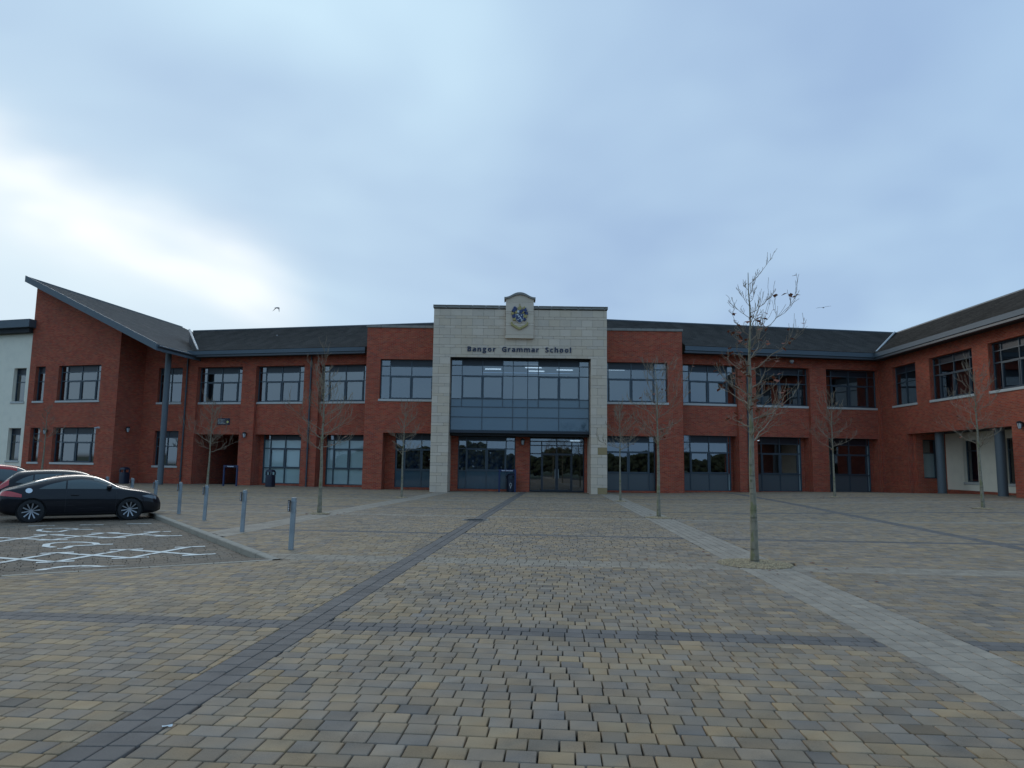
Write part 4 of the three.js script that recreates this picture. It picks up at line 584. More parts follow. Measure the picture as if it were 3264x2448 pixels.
// ---------- street furniture ----------
function hoopSign(label, text, x, Z, turn) {
  const t = thing('hoop_sign', label, 'sign', x, Z, gy(x, Z), turn); const w = 0.46, h = 1.22;
  for (const s of [-1, 1]) { new Geo().box(s * w - 0.045, s * w + 0.045, -0.05, h - 0.06, -0.045, 0.045, 0.008).add('post', M.blueSteel, t); }
  new Geo().box(-w - 0.045, w + 0.045, h - 0.06, h + 0.09, -0.045, 0.045, 0.01).add('header', M.blueSteel, t);
  const tx = canvasTex(256, 48, (c) => { c.fillStyle = '#0a1232'; c.fillRect(0, 0, 256, 48); c.fillStyle = '#eef0f6'; c.font = 'bold 34px sans-serif'; c.textAlign = 'center'; c.fillText(text, 128, 36); }); const f = mesh('print', new THREE.PlaneGeometry(0.72, 0.13), std([1, 1, 1], 0.5, { map: tx }), t); f.position.set(0, h + 0.015, 0.049);
}
hoopSign('blue hoop sign beside the dark passage opening', 'Reception', -17.65, 44.4, tL);
hoopSign('blue hoop sign reading Main Entrance in front of the portico', 'Main Entrance', -0.2, 40.75, 0);
function bin(label, x, Z, turn, emblem) {
  const t = thing('litter_bin', label, 'litter bin', x, Z, gy(x, Z), turn, 'litter bins along the school front'); const P = [[0.235, 0], [0.245, 0.03], [0.25, 0.5], [0.24, 0.72], [0.235, 0.74]].map((p) => new THREE.Vector2(...p));
  const sq = (g) => { const p = g.attributes.position; for (let i = 0; i < p.count; i++) { const x = p.getX(i), z = p.getZ(i), r = Math.hypot(x, z) || 1, m = Math.max(Math.abs(x), Math.abs(z)), k = m > 1e-6 ? lerp(1, r / m, 0.55) : 1; p.setX(i, x * k); p.setZ(i, z * k); } g.computeVertexNormals(); return g; };
  mesh('body', sq(new THREE.LatheGeometry(P, 32)), M.bin, t);
  for (const [a, b] of [[1, 1], [1, -1], [-1, 1], [-1, -1]]) new Geo().box(a * 0.19 - 0.04, a * 0.19 + 0.04, 0.73, 0.93, b * 0.19 - 0.04, b * 0.19 + 0.04, 0.01).add('hood_post', M.bin, t);
  mesh('hood', sq(new THREE.LatheGeometry([[0.25, 0.92], [0.25, 0.96], [0.2, 1.05], [0.1, 1.08], [0, 1.085]].map((p) => new THREE.Vector2(...p)), 32)), M.bin, t); new Geo().quad([-0.2, 0.72, -0.2], [0.2, 0.72, -0.2], [0.2, 0.72, 0.2], [-0.2, 0.72, 0.2]).add('liner', M.black, t);
  if (emblem) { const r = mesh('emblem', new THREE.TorusGeometry(0.06, 0.012, 6, 20), M.crestWhite, t); r.position.set(-0.1, 0.42, 0.262); r.scale.y = 1.5; const q = new Geo(); q.box(-0.125, -0.085, 0.22, 0.29, 0.255, 0.268); q.add('tidy_mark', M.crestWhite, t); }
}
bin('dark blue hooded litter bin against the shaded return wall', -25.3, 46.2, 1.2, false);
bin('dark blue hooded litter bin in front of the pale blinds', -15.05, 44.2, tL, false);
bin('dark blue hooded litter bin with white emblem behind the hoop sign', 0.02, 41.2, 0.3, true);
{ // bollards with small plates along the kerb
  const spots = [[-4.0, 13.04], [-6.08, 16.15], [-8.19, 19.02], [-9.88, 21.16], [-11.35, 22.6], [-13.4, 25.0], [-15.2, 26.6]], tx = canvasTex(64, 96, (c) => { c.fillStyle = '#0a0c18'; c.fillRect(0, 0, 64, 96); c.fillStyle = '#e8e8ee'; c.beginPath(); c.arc(30, 14, 7, 0, 7); c.fill(); c.fillRect(25, 22, 10, 26); c.strokeStyle = '#e8e8ee'; c.lineWidth = 5; c.beginPath(); c.arc(32, 46, 14, 0.2, 3.6); c.stroke(); c.fillRect(14, 68, 36, 7); c.fillRect(14, 82, 36, 7); });
  const first = thing('parking_bollard', 'square galvanised bollard with black parking plate standing along the kerb', 'bollard', 0, 0, 0, 0, 'bollards along the car park kerb');
  new Geo().box(-0.04, 0.04, -0.05, 0.925, -0.04, 0.04, 0.006).add('post', M.galv, first); new Geo().box(-0.043, 0.043, 0.925, 0.935, -0.043, 0.043, 0.003).add('cap', M.galv, first);
  const pl = mesh('plate', new THREE.BoxGeometry(0.12, 0.21, 0.01), M.black, first); pl.position.set(-0.07, 0.79, 0.04); pl.rotation.y = -0.95; const f = mesh('print', new THREE.PlaneGeometry(0.11, 0.2), std([1, 1, 1], 0.5, { map: tx }), pl); f.position.z = 0.0085;
  for (const y of [0.69, 0.87]) new Geo().box(-0.047, 0.047, y - 0.01, y + 0.01, -0.047, 0.047, 0.002).add('clamp', M.galv, first);
  spots.forEach(([x, Z], i) => { const o = i ? first.clone() : first; if (i) { o.name = numbered('parking_bollard'); scene.add(o); } o.userData.label = 'galvanised bollard with black plate, ' + ['first', 'second', 'third', 'fourth', 'fifth', 'sixth', 'seventh'][i] + ' from the pointed kerb end'; o.position.set(x, 0, -Z); o.rotation.y = (hash2(i, 3, 3) - 0.5) * 0.3; o.rotation.z = (hash2(i, 4, 3) - 0.5) * 0.02 - 0.012; });
}
{ const t = thing('manhole_cover', 'dark iron manhole cover set in the dark paving band', 'manhole cover', -1.0, 20.35, 0.003); mesh('cover', new THREE.CylinderGeometry(0.33, 0.33, 0.012, 32), std([0.05, 0.045, 0.045], 0.7, { map: grainTex }), t); mesh('frame', new THREE.RingGeometry(0.335, 0.39, 32).rotateX(-Math.PI / 2).translate(0, 0.005, 0), M.coping, t); for (let k = -2; k <= 2; k++) new Geo().box(-0.22, 0.22, 0.006, 0.012, k * 0.09 - 0.02, k * 0.09 + 0.02).add('rib', M.black, t); }
// ---------- trees ----------
const barkTex = dataTex(256, 512, (u, v, o, i, j) => { const a = fbm(u * 10, v * 14, 101, 4, 2) , n = hash2(i, j, 102), ring = vnoise(u * 3, v * 46, 104) ** 6, l = fbm(u * 6, v * 9, 108, 3); const k = (0.20 + 0.26 * a) * (0.85 + 0.3 * n) * (1 - 0.6 * ring), g = sstep(0.5, 0.72, l); o[0] = k * lerp(0.74, 0.58, g); o[1] = k * lerp(0.64, 0.55, g); o[2] = k * lerp(0.46, 0.27, g); }, true, 0.5, 1.4);
M.bark = std([1, 1, 1], 0.9, { map: barkTex }); M.twig = std([0.25, 0.19, 0.13], 0.9); M.leaf = std([0.21, 0.06, 0.028], 0.8);
function tree(label, x, Z, h, r, first, spread, seed, o = {}) {
  const t = thing('bare_tree', label, 'tree', x, Z, gy(x, Z), 0, 'young bare trees on the forecourt'), R = rng(seed), tr = new Geo(), br = new Geo(), lf = new Geo(); let leaves = 0;
  const n = 16, tp = [], rad = []; let px = 0, pz = 0; const lean = o.lean ?? 0;
  for (let i = 0; i <= n; i++) { const f = i / n; px += (R() - 0.5) * 0.05 * f + lean * h / n * (1 - f); pz += (R() - 0.5) * 0.05 * f; tp.push([px, f * h - 0.05, pz]); rad.push((i === 0 ? 1.12 : 1) * lerp(r, 0.005, f ** 0.85)); }
  tr.tube(tp, rad, 10);
  for (let i = 0; i < tr.u.length / 2; i++) { const X = tr.p[i * 3], Y = tr.p[i * 3 + 1], Zz = tr.p[i * 3 + 2]; tr.u[i * 2] = Math.atan2(tr.n[i * 3 + 2], tr.n[i * 3]) * r; tr.u[i * 2 + 1] = Y; }
  const at = (y) => { const f = clamp(y / h) * n, i = Math.min(n - 1, Math.floor(f)), k = f - i; return [lerp(tp[i][0], tp[i + 1][0], k), lerp(tp[i][1], tp[i + 1][1], k), lerp(tp[i][2], tp[i + 1][2], k), lerp(rad[i], rad[i + 1], k)]; };
  const grow = (p, az, el, len, rr, depth, top = 0) => {
    const k = depth === 0 ? 7 : depth === 1 ? 5 : 3, pts = [p], rs = [rr]; let a = az, e = el, q = p; const turn = (depth === 0 ? 0.3 : 0.25) / k;
    for (let i = 1; i <= k; i++) { e = Math.min(1.35, e + turn * (0.6 + 0.9 * R())); a += (R() - 0.5) * (depth ? 0.75 : 0.5); const zig = (R() - 0.5) * 0.45, l = len / k; q = [q[0] + Math.cos(a) * Math.cos(e + zig) * l, q[1] + Math.sin(e + zig) * l, q[2] + Math.sin(a) * Math.cos(e + zig) * l]; pts.push(q); rs.push(Math.max(o.min ?? 0.0028, rr * (1 - 0.85 * i / k)));
      if (depth < 2 && i < k + 1 && i > 0) { const m = depth === 0 ? (R() < 0.25 - 0.2 * top ? 2 : R() < 0.85 ? 1 : 0) : (R() < 0.6 ? 1 : 0); for (let c = 0; c < m; c++) grow(q, a + (R() < 0.5 ? -1 : 1) * (0.5 + 0.7 * R()), e + (R() - 0.42) * 0.9, len * (depth === 0 ? 0.2 + 0.42 * R() * (1.25 - i / k) : 0.28 + 0.42 * R()), Math.max(o.min ?? 0.0028, rs[i] * 0.6), depth + 1); }
      if (depth > 0 && leaves < (o.leaves ?? 0) && R() < (o.leafShare ?? 0.05)) { leaves++; const s = 0.06 + 0.06 * R(), f = R() * 6.28, d = [Math.cos(f) * s, -0.02 - 0.05 * R(), Math.sin(f) * s], w = [-Math.sin(f) * s * 0.5, 0.012, Math.cos(f) * s * 0.5], m = [q[0] + d[0] * 0.5, q[1] + d[1] * 0.5 - 0.012, q[2] + d[2] * 0.5], e2 = [q[0] + d[0], q[1] + d[1], q[2] + d[2]]; lf.tri(q, [m[0] + w[0], m[1] + 0.025, m[2] + w[2]], e2); lf.tri(q, e2, [m[0] - w[0], m[1] + 0.018, m[2] - w[2]]); }
    }
    br.tube(pts, rs, depth === 0 ? 6 : depth === 1 ? 4 : 3);
  };
  const N = Math.round((o.n ?? 30) * 0.68), side0 = R() * 6; let az = R() * 6;
  for (let i = 0; i < N; i++) { const f = (i + 0.3 * R()) / N, y = lerp(first, h * 0.97, f ** 0.92), p = at(y); az += 2.4 + (R() - 0.5) * 0.8; const len = spread * (f < 0.08 ? 1.05 : 1) * (1 - f * 0.58) * (0.4 + 0.7 * R()) * (1 + 0.22 * Math.cos(az - side0)); grow([p[0], p[1], p[2]], az, lerp(0.28, 0.72, f) + (R() - 0.5) * 0.35, len, Math.max(0.0045, p[3] * 0.42), 0, f); }
  tr.add('trunk', M.bark, t); br.add('crown', M.twig, t); if (leaves) { const l = lf.add('leaves', M.leaf, t); l.userData.kind = 'stuff'; }
  return t;
}
tree('tallest bare tree in a round gravel pit on the pale paving band', 4.1, 11.95, 5.05, 0.072, 2.05, 1.35, 3, { n: 40, leaves: 130, leafShare: 0.07, min: 0.003 });
tree('bare tree on the pale band behind the tallest tree', 4.65, 22.2, 5.0, 0.066, 2.25, 1.5, 14, { n: 34, leaves: 26, leafShare: 0.02, min: 0.0042 });
tree('slender bare tree beside the right corner of the stone portico', 4.98, 32.05, 4.4, 0.055, 2.2, 1.35, 25, { n: 30, leaves: 10, leafShare: 0.02, min: 0.005 });
tree('bare tree with wide low branches in front of the pale blinds', -5.9, 21.93, 4.75, 0.07, 1.95, 1.7, 36, { n: 34, leaves: 14, leafShare: 0.02, min: 0.0042 });
tree('bare tree beside the left corner of the stone portico', -5.03, 32.7, 4.45, 0.057, 2.0, 1.35, 47, { n: 30, leaves: 6, leafShare: 0.02, min: 0.005 });
tree('bare tree with a few pale leaves in front of the dark passage', -16.8, 39.1, 5.0, 0.072, 2.1, 1.7, 58, { n: 34, leaves: 16, leafShare: 0.03, lean: 0.02, min: 0.0055 });
tree('bare tree against the gabled block behind the parked cars', -28.6, 43.0, 4.9, 0.08, 2.6, 0.9, 69, { n: 18, min: 0.0055 });
tree('bare tree in front of the last bay of the three bay wing', 15.6, 34.0, 5.1, 0.06, 2.15, 1.5, 80, { n: 32, leaves: 5, leafShare: 0.02, min: 0.0052 });
tree('bare tree in front of the columned open corner', 17.1, 25.6, 5.1, 0.07, 2.2, 1.55, 91, { n: 32, leaves: 12, leafShare: 0.02, lean: -0.015, min: 0.0042 });
{ // gravel round the trees
  const gm = std([1, 1, 1], 0.95, { map: dataTex(256, 256, (u, v, o, i, j) => { const t = hash2(i >> 1, j >> 1, 9), k = 0.6 + 0.6 * hash2(i >> 1, j >> 1, 10); o[0] = lerp(0.36, 0.46, t) * k; o[1] = lerp(0.265, 0.31, t) * k; o[2] = lerp(0.16, 0.17, t) * k; }, true, 0.9) });
  const peb = new THREE.IcosahedronGeometry(0.011, 0), pm = std([1, 1, 1], 0.9);
  for (const [x, Z, r] of PITS) { const s = structure('tree_pit', 'round gravel pit round a tree trunk'); s.position.set(x, gy(x, Z), -Z); const g = new THREE.CircleGeometry(r, 36, 0, 6.2832), p = g.attributes.position; for (let i = 0; i < p.count; i++) { const a = p.getX(i), b = p.getY(i), d = Math.hypot(a, b) / r; p.setXYZ(i, a, 0.006 + 0.03 * (1 - d), -b); } g.setAttribute('uv', new THREE.Float32BufferAttribute(Array.from({ length: p.count * 2 }, (_, k) => k % 2 ? p.getZ(k >> 1) : p.getX(k >> 1)), 2)); g.computeVertexNormals(); mesh('gravel_bed', g, gm, s);
    const N = Z < 15 ? 2600 : 700, im = new THREE.InstancedMesh(peb, pm, N), R = rng(Math.round(Z * 10)), m4 = new THREE.Matrix4(), c = new THREE.Color(); for (let i = 0; i < N; i++) { const d = r * Math.sqrt(R()) * 1.0, a = R() * 6.283, k = 0.6 + R(); m4.makeRotationFromEuler(new THREE.Euler(R() * 6, R() * 6, R() * 6)); m4.scale(new THREE.Vector3(k, k * 0.8, k)); m4.setPosition(d * Math.cos(a), 0.006 + 0.03 * (1 - d / r), d * Math.sin(a)); im.setMatrixAt(i, m4); const v = 0.65 + 0.7 * R(); im.setColorAt(i, c.setRGB(0.40 * v, 0.295 * v, 0.175 * v)); } im.name = 'gravel'; im.userData.kind = 'stuff'; s.add(im); }
}
// ---------- cars ----------
const interp = (tab, x) => { if (x <= tab[0][0]) return tab[0][1]; for (let i = 1; i < tab.length; i++) if (x <= tab[i][0]) { const [a, p] = tab[i - 1], [b, q] = tab[i], t = (x - a) / (b - a), m = (k) => { const l = tab[Math.max(0, k - 1)], r = tab[Math.min(tab.length - 1, k + 1)]; return (r[1] - l[1]) / ((r[0] - l[0]) || 1); }; const h = b - a, m0 = m(i - 1) * h, m1 = m(i) * h, t2 = t * t, t3 = t2 * t; return (2 * t3 - 3 * t2 + 1) * p + (t3 - 2 * t2 + t) * m0 + (-2 * t3 + 3 * t2) * q + (t3 - t2) * m1; } return tab[tab.length - 1][1]; };
function car(label, x, Z, y, turn, S) {
  const t = thing('parked_car', label, 'car', x, Z, y, turn, 'cars parked beside the kerb'), L = S.top[S.top.length - 1][0], e1 = S.e1 ?? 0.62, e2 = S.e2 ?? 0.8;
  const paint = new THREE.MeshPhysicalMaterial({ color: col(...S.paint), roughness: 0.4, metalness: 0, specularIntensity: 0.25, clearcoat: 0.5, clearcoatRoughness: 0.04, side: THREE.DoubleSide });
  const tint = new THREE.MeshPhysicalMaterial({ color: col(0.045, 0.065, 0.066), roughness: 0.03, ior: 1.7, side: THREE.DoubleSide });
  const at = (X) => { const W = interp(S.W, X), T = interp(S.top, X), B = Math.min(interp(S.belt, X), T - 0.015), y0 = interp(S.bot, X); return { W, T, B, y0, c: T - B }; };
  const sect = (X) => { const { W, T, B, y0, c } = at(X), P = [[0, y0], [0.78 * W, y0], [0.92 * W, y0 + 0.03], [0.975 * W, y0 + 0.12], [0.995 * W, lerp(y0, B, 0.42)], [W, lerp(y0, B, 0.62)], [0.985 * W, lerp(y0, B, 0.85)], [0.95 * W, B]]; for (let k = 1; k <= 9; k++) { const f = k / 9 * Math.PI / 2; P.push([0.95 * W * Math.max(0, Math.cos(f)) ** e1, B + c * Math.sin(f) ** e2]); } return P; };
  const halfW = (X, Y) => { const P = sect(X); for (let i = P.length - 1; i > 1; i--) if (Y >= P[i - 1][1]) { const a = P[i - 1], b = P[i], f = clamp((Y - a[1]) / ((b[1] - a[1]) || 1)); return lerp(a[0], b[0], f); } return P[2][0]; };
  // closed body shell
  const n = 72, ps = [], idx = [], m = sect(1).length, ring = m * 2 - 2;
  for (let i = 0; i <= n; i++) { const f = i / n, X = L * (0.5 - 0.5 * Math.cos(Math.PI * (0.04 + 0.92 * f))) , Xc = lerp(0, L, (X / L - 0.00394) / (1 - 0.00789)), P = sect(clamp(Xc, 0.001, L - 0.001)); for (let k = 0; k < m; k++) ps.push(Xc, P[k][1], P[k][0]); for (let k = m - 2; k > 0; k--) ps.push(Xc, P[k][1], -P[k][0]); }
  for (let i = 0; i < n; i++) for (let k = 0; k < ring; k++) { const a = i * ring + k, b = i * ring + (k + 1) % ring, c = a + ring, d = b + ring; idx.push(a, c, b, b, c, d); }
  for (const [i, s] of [[0, 1], [n, -1]]) for (let k = 1; k + 1 < ring; k++) s > 0 ? idx.push(i * ring, i * ring + k, i * ring + k + 1) : idx.push(i * ring, i * ring + k + 1, i * ring + k);
  let g = new THREE.BufferGeometry(); g.setAttribute('position', new THREE.Float32BufferAttribute(ps, 3)); g.setIndex(idx); g.computeVertexNormals(); g.setAttribute('uv', new THREE.Float32BufferAttribute(new Array(ps.length / 3 * 2).fill(0), 2));
  { let vol = 0; const p = g.attributes.position, A = new THREE.Vector3(), B = new THREE.Vector3(), C = new THREE.Vector3(); for (let i = 0; i < idx.length; i += 3) { A.fromBufferAttribute(p, idx[i]); B.fromBufferAttribute(p, idx[i + 1]); C.fromBufferAttribute(p, idx[i + 2]); vol += A.dot(B.clone().cross(C)); } if (vol < 0) { for (let i = 0; i < idx.length; i += 3) [idx[i], idx[i + 1]] = [idx[i + 1], idx[i]]; g.setIndex(idx); g.computeVertexNormals(); } }
  const ev = new Evaluator(); ev.attributes = ['position', 'normal', 'uv']; let body = new Brush(g); body.updateMatrixWorld();
  for (const X of S.axles) for (const s of [-1, 1]) { const c = new Brush(new THREE.CylinderGeometry(S.arch, S.arch, 0.5, 36).rotateX(Math.PI / 2)); c.position.set(X, S.wheel, s * 0.86); c.updateMatrixWorld(); body = ev.evaluate(body, c, SUBTRACTION); body.updateMatrixWorld(); }
  mesh('body', body.geometry, paint, t);
  for (const X of S.axles) for (const s of [-1, 1]) { const w = new THREE.CylinderGeometry(S.arch - 0.002, S.arch - 0.002, 0.36, 28, 1, false).rotateX(Math.PI / 2).translate(X, S.wheel, s * 0.58); mesh('wheel_well', w, M.black, t).visible = true; }
  // a curved patch on one side between two lines
  const patch = (name, x0, x1, yb, yt, mat, s, off = 0.006, nx = 20, ny = 6, parent = t) => { const p = [], id = []; for (let j = 0; j <= ny; j++) for (let i = 0; i <= nx; i++) { const X = lerp(x0, x1, i / nx), Y = lerp(yb(X), yt(X), j / ny); p.push(X, Y, s * (halfW(X, Y) + off)); } for (let j = 0; j < ny; j++) for (let i = 0; i < nx; i++) { const a = j * (nx + 1) + i; id.push(a, a + 1, a + nx + 2, a, a + nx + 2, a + nx + 1); } const q = new THREE.BufferGeometry(); q.setAttribute('position', new THREE.Float32BufferAttribute(p, 3)); q.setIndex(s > 0 ? id : id.reverse()); q.computeVertexNormals(); return mesh(name, q, mat, parent); };
  const tri = (pts) => (X) => interp(pts, X);
  for (const s of [1, -1]) {
    for (const [x0, x1, b, tt] of S.glass) patch('side_window', x0, x1, tri(b), tri(tt), tint, s, 0.005);
    const D = S.door, dr = patch('door', D[0], D[1], () => 0.27, (X) => at(X).B - 0.012, paint, s, 0.0035, 24, 10);
    for (const X of [D[0], D[1]]) { const q = new Geo(); for (let k = 0; k < 8; k++) { const f = (u) => lerp(0.27, at(X).B - 0.01, u), a = f(k / 8), b = f((k + 1) / 8); q.quad([X - 0.005, a, s * (halfW(X, a) + 0.0045)], [X + 0.005, a, s * (halfW(X, a) + 0.0045)], [X + 0.005, b, s * (halfW(X, b) + 0.0045)], [X - 0.005, b, s * (halfW(X, b) + 0.0045)]); } q.add('door_seam', M.black, dr); }
    const hx = D[0] + 0.22, hy = at(hx).B - 0.14; const h = new Geo(); h.box(hx - 0.1, hx + 0.1, hy - 0.018, hy + 0.018, Math.min(s * (halfW(hx, hy) - 0.01), s * (halfW(hx, hy) + 0.035)), Math.max(s * (halfW(hx, hy) - 0.01), s * (halfW(hx, hy) + 0.035)), 0.008); h.add('handle', paint, dr);
    patch('tail_light', S.tail[0], S.tail[1], tri(S.tail[2]), tri(S.tail[3]), S.lamp ?? tailMat, s, 0.008); patch('headlight', S.head[0], S.head[1], tri(S.head[2]), tri(S.head[3]), headMat, s, 0.006);
    const mx = S.mirror[0], my = S.mirror[1], mw = halfW(mx, my); const mi = mesh('door_mirror', new THREE.SphereGeometry(0.1, 16, 10), paint, t); mi.scale.set(0.75, 0.68, 1.15); mi.position.set(mx, my + 0.06, s * (mw + 0.1)); new Geo().tube([[mx, my, s * (mw - 0.03)], [mx, my + 0.03, s * (mw + 0.08)]], [0.035, 0.03], 8).add('mirror_arm', M.black, t);
    patch('sill_trim', S.axles[0] + S.arch, S.axles[1] - S.arch, () => 0.185, () => 0.26, M.black, s, 0.004);
    if (S.fuel && s > 0) { const [fx, fy] = S.fuel, z = halfW(fx, fy), a = mesh('fuel_cap', new THREE.CylinderGeometry(0.072, 0.072, 0.012, 24).rotateX(Math.PI / 2), std([0.62, 0.63, 0.64], 0.25, { metalness: 0.85 }), t); a.position.set(fx, fy, z + 0.008); a.rotation.x = -0.35; a.scale.x = 1.15; }
    for (const X of S.axles) {
      const w = new THREE.Group(); w.name = 'wheel'; w.position.set(X, S.wheel, s * (interp(S.W, X) - 0.125)); if (s < 0) w.rotation.y = Math.PI; t.add(w); const r = S.wheel;
      mesh('tyre', new THREE.LatheGeometry([[r - 0.1, -0.11], [r - 0.03, -0.112], [r - 0.004, -0.095], [r, -0.06], [r, 0.06], [r - 0.004, 0.095], [r - 0.03, 0.112], [r - 0.1, 0.11]].map((p) => new THREE.Vector2(...p)), 40).rotateX(Math.PI / 2), std([0.016, 0.016, 0.017], 0.8), w);
      const rim = new Geo(); const R0 = r - 0.085; for (let k = 0; k < 10; k++) { const a = k / 10 * 6.2832 + 0.15, c = Math.cos(a), q = Math.sin(a), P = (u, v, zz) => [u * c - v * q, u * q + v * c, zz]; rim.quad(P(0.05, -0.012, 0.075), P(R0, -0.017, 0.098), P(R0, 0.017, 0.098), P(0.05, 0.012, 0.075)); rim.quad(P(0.05, -0.012, 0.075), P(0.05, -0.012, 0.04), P(R0, -0.017, 0.05), P(R0, -0.017, 0.098)); rim.quad(P(0.05, 0.012, 0.075), P(0.05, 0.012, 0.04), P(R0, 0.017, 0.05), P(R0, 0.017, 0.098)); }
      rim.tube([[0, 0, 0.03], [0, 0, 0.082]], [0.055, 0.05], 16, true); rim.add('rim', std([0.42, 0.43, 0.45], 0.35, { metalness: 0.8 }), w);
      mesh('rim_barrel', new THREE.LatheGeometry([[0.001, 0.0], [r - 0.1, 0.0], [r - 0.092, 0.1], [r - 0.08, 0.106]].map((p) => new THREE.Vector2(...p)), 36).rotateX(Math.PI / 2), M.black, w);
    }
  }
  // front and rear screens
  for (const [name, x0, x1, f0] of S.screens) { const p = [], id = [], nx = 14, ny = 14; for (let i = 0; i <= nx; i++) for (let j = 0; j <= ny; j++) { const X = lerp(x0, x1, i / nx), f = lerp(f0, Math.PI - f0, j / ny), { W, B, c } = at(X), cf = Math.cos(f); p.push(X, B + c * Math.sin(f) ** e2 + 0.006, Math.sign(cf) * 0.95 * W * Math.abs(cf) ** e1 * 1.004); } for (let i = 0; i < nx; i++) for (let j = 0; j < ny; j++) { const a = i * (ny + 1) + j; id.push(a, a + 1, a + ny + 2, a, a + ny + 2, a + ny + 1); } const q = new THREE.BufferGeometry(); q.setAttribute('position', new THREE.Float32BufferAttribute(p, 3)); q.setIndex(id); q.computeVertexNormals(); mesh(name, q, tint, t); }
  const np = new Geo(); np.box(L - 0.02, L + 0.012, 0.36, 0.46, -0.26, 0.26, 0.004); np.add('number_plate', M.white, t); const nr = new Geo(); nr.box(-0.012, 0.03, 0.5, 0.6, -0.26, 0.26, 0.004); nr.add('number_plate', std([0.6, 0.5, 0.1], 0.5), t);
  return t;
}
const tailMat = new THREE.MeshPhysicalMaterial({ color: col(0.5, 0.012, 0.012), roughness: 0.15, clearcoat: 1, side: THREE.DoubleSide }), headMat = new THREE.MeshPhysicalMaterial({ color: col(0.10, 0.11, 0.12), roughness: 0.08, clearcoat: 1, metalness: 0.3, side: THREE.DoubleSide });
const coupe = {
  paint: [0.008, 0.0085, 0.012], wheel: 0.322, arch: 0.375, axles: [0.83, 3.298], e1: 0.66, e2: 0.84,
  top: [[0, 0.66], [0.05, 0.86], [0.14, 0.93], [0.32, 0.985], [0.62, 1.09], [1.0, 1.21], [1.4, 1.305], [1.8, 1.348], [2.1, 1.346], [2.4, 1.29], [2.7, 1.165], [3.0, 1.01], [3.2, 0.955], [3.5, 0.905], [3.8, 0.835], [4.02, 0.74], [4.14, 0.62], [4.18, 0.5]],
  belt: [[0, 0.6], [0.1, 0.82], [0.35, 0.9], [1, 0.915], [2, 0.90], [2.8, 0.88], [3.2, 0.865], [3.6, 0.82], [3.9, 0.74], [4.1, 0.6], [4.18, 0.46]],
  W: [[0, 0.62], [0.06, 0.74], [0.25, 0.86], [0.8, 0.925], [1.5, 0.895], [2.4, 0.895], [3.2, 0.925], [3.6, 0.89], [3.9, 0.80], [4.08, 0.67], [4.18, 0.5]],
  bot: [[0, 0.34], [0.2, 0.24], [0.7, 0.17], [3.5, 0.17], [4.0, 0.2], [4.18, 0.26]],
  glass: [[0.98, 1.62, [[0.98, 0.945], [1.62, 0.945]], [[0.98, 0.955], [1.2, 1.06], [1.62, 1.175]]], [1.66, 2.98, [[1.66, 0.945], [2.98, 0.93]], [[1.66, 1.18], [1.95, 1.215], [2.25, 1.2], [2.6, 1.10], [2.98, 0.94]]]],
  door: [1.64, 2.92], tail: [0.04, 0.58, [[0.04, 0.765], [0.3, 0.74], [0.58, 0.715]], [[0.04, 0.835], [0.15, 0.885], [0.3, 0.885], [0.58, 0.80]]], head: [3.62, 4.02, [[3.62, 0.70], [4.02, 0.60]], [[3.62, 0.725], [3.8, 0.745], [4.02, 0.70]]], mirror: [2.72, 0.93], fuel: [0.74, 0.90],
  screens: [['windscreen', 2.32, 2.98, 0.66], ['rear_screen', 0.45, 1.15, 0.78]],
};
const hatch = {
  paint: [0.008, 0.008, 0.010], wheel: 0.315, arch: 0.365, axles: [0.78, 3.32], e1: 0.5, e2: 0.7,
  top: [[0, 0.7], [0.05, 0.92], [0.12, 1.02], [0.35, 1.25], [0.55, 1.40], [0.9, 1.455], [1.5, 1.48], [2.0, 1.465], [2.4, 1.40], [2.8, 1.22], [3.15, 1.03], [3.4, 0.98], [3.8, 0.9], [4.1, 0.76], [4.24, 0.55]],
  belt: [[0, 0.66], [0.1, 0.96], [0.4, 1.0], [1, 0.985], [2, 0.95], [2.9, 0.92], [3.4, 0.89], [3.9, 0.78], [4.24, 0.5]],
  W: [[0, 0.64], [0.08, 0.78], [0.4, 0.87], [1.2, 0.88], [2.6, 0.88], [3.4, 0.88], [3.9, 0.77], [4.24, 0.52]], bot: [[0, 0.36], [0.3, 0.22], [0.7, 0.18], [3.6, 0.18], [4.24, 0.26]],
  glass: [[0.52, 0.98, [[0.52, 1.06], [0.98, 1.02]], [[0.52, 1.08], [0.75, 1.22], [0.98, 1.31]]], [1.02, 1.78, [[1.02, 1.02], [1.78, 0.99]], [[1.02, 1.32], [1.78, 1.36]]], [1.82, 3.0, [[1.82, 0.99], [3.0, 0.96]], [[1.82, 1.36], [2.2, 1.33], [2.6, 1.2], [3.0, 0.97]]]],
  door: [1.8, 2.95], tail: [0.05, 0.34, [[0.05, 0.80], [0.34, 0.98]], [[0.05, 0.95], [0.15, 1.05], [0.34, 1.24]]], head: [3.7, 4.08, [[3.7, 0.72], [4.08, 0.6]], [[3.7, 0.79], [4.08, 0.72]]], mirror: [2.82, 0.95], screens: [['windscreen', 2.38, 3.08, 0.62], ['rear_screen', 0.1, 0.42, 0.72]],
};
car('dark grey coupe with arched roof and round chrome fuel cap beside the hatching', -13.75, 19.01, -0.1, 0.576, coupe).scale.setScalar(0.93);
car('black hatchback with tall red tail lights parked between coupe and red car', -15.5, 21.35, -0.1, 0.576, hatch).scale.setScalar(0.91);
const redCar = { ...hatch, paint: [0.34, 0.008, 0.012], metal: 0, top: hatch.top.map(([a, b]) => [a, b * (b > 0.95 ? 1.07 : 1)]) }; redCar.glass = hatch.glass.map(([a, b, lo, hi]) => [a, b, lo, hi.map(([p, q]) => [p, q * 1.05])]);
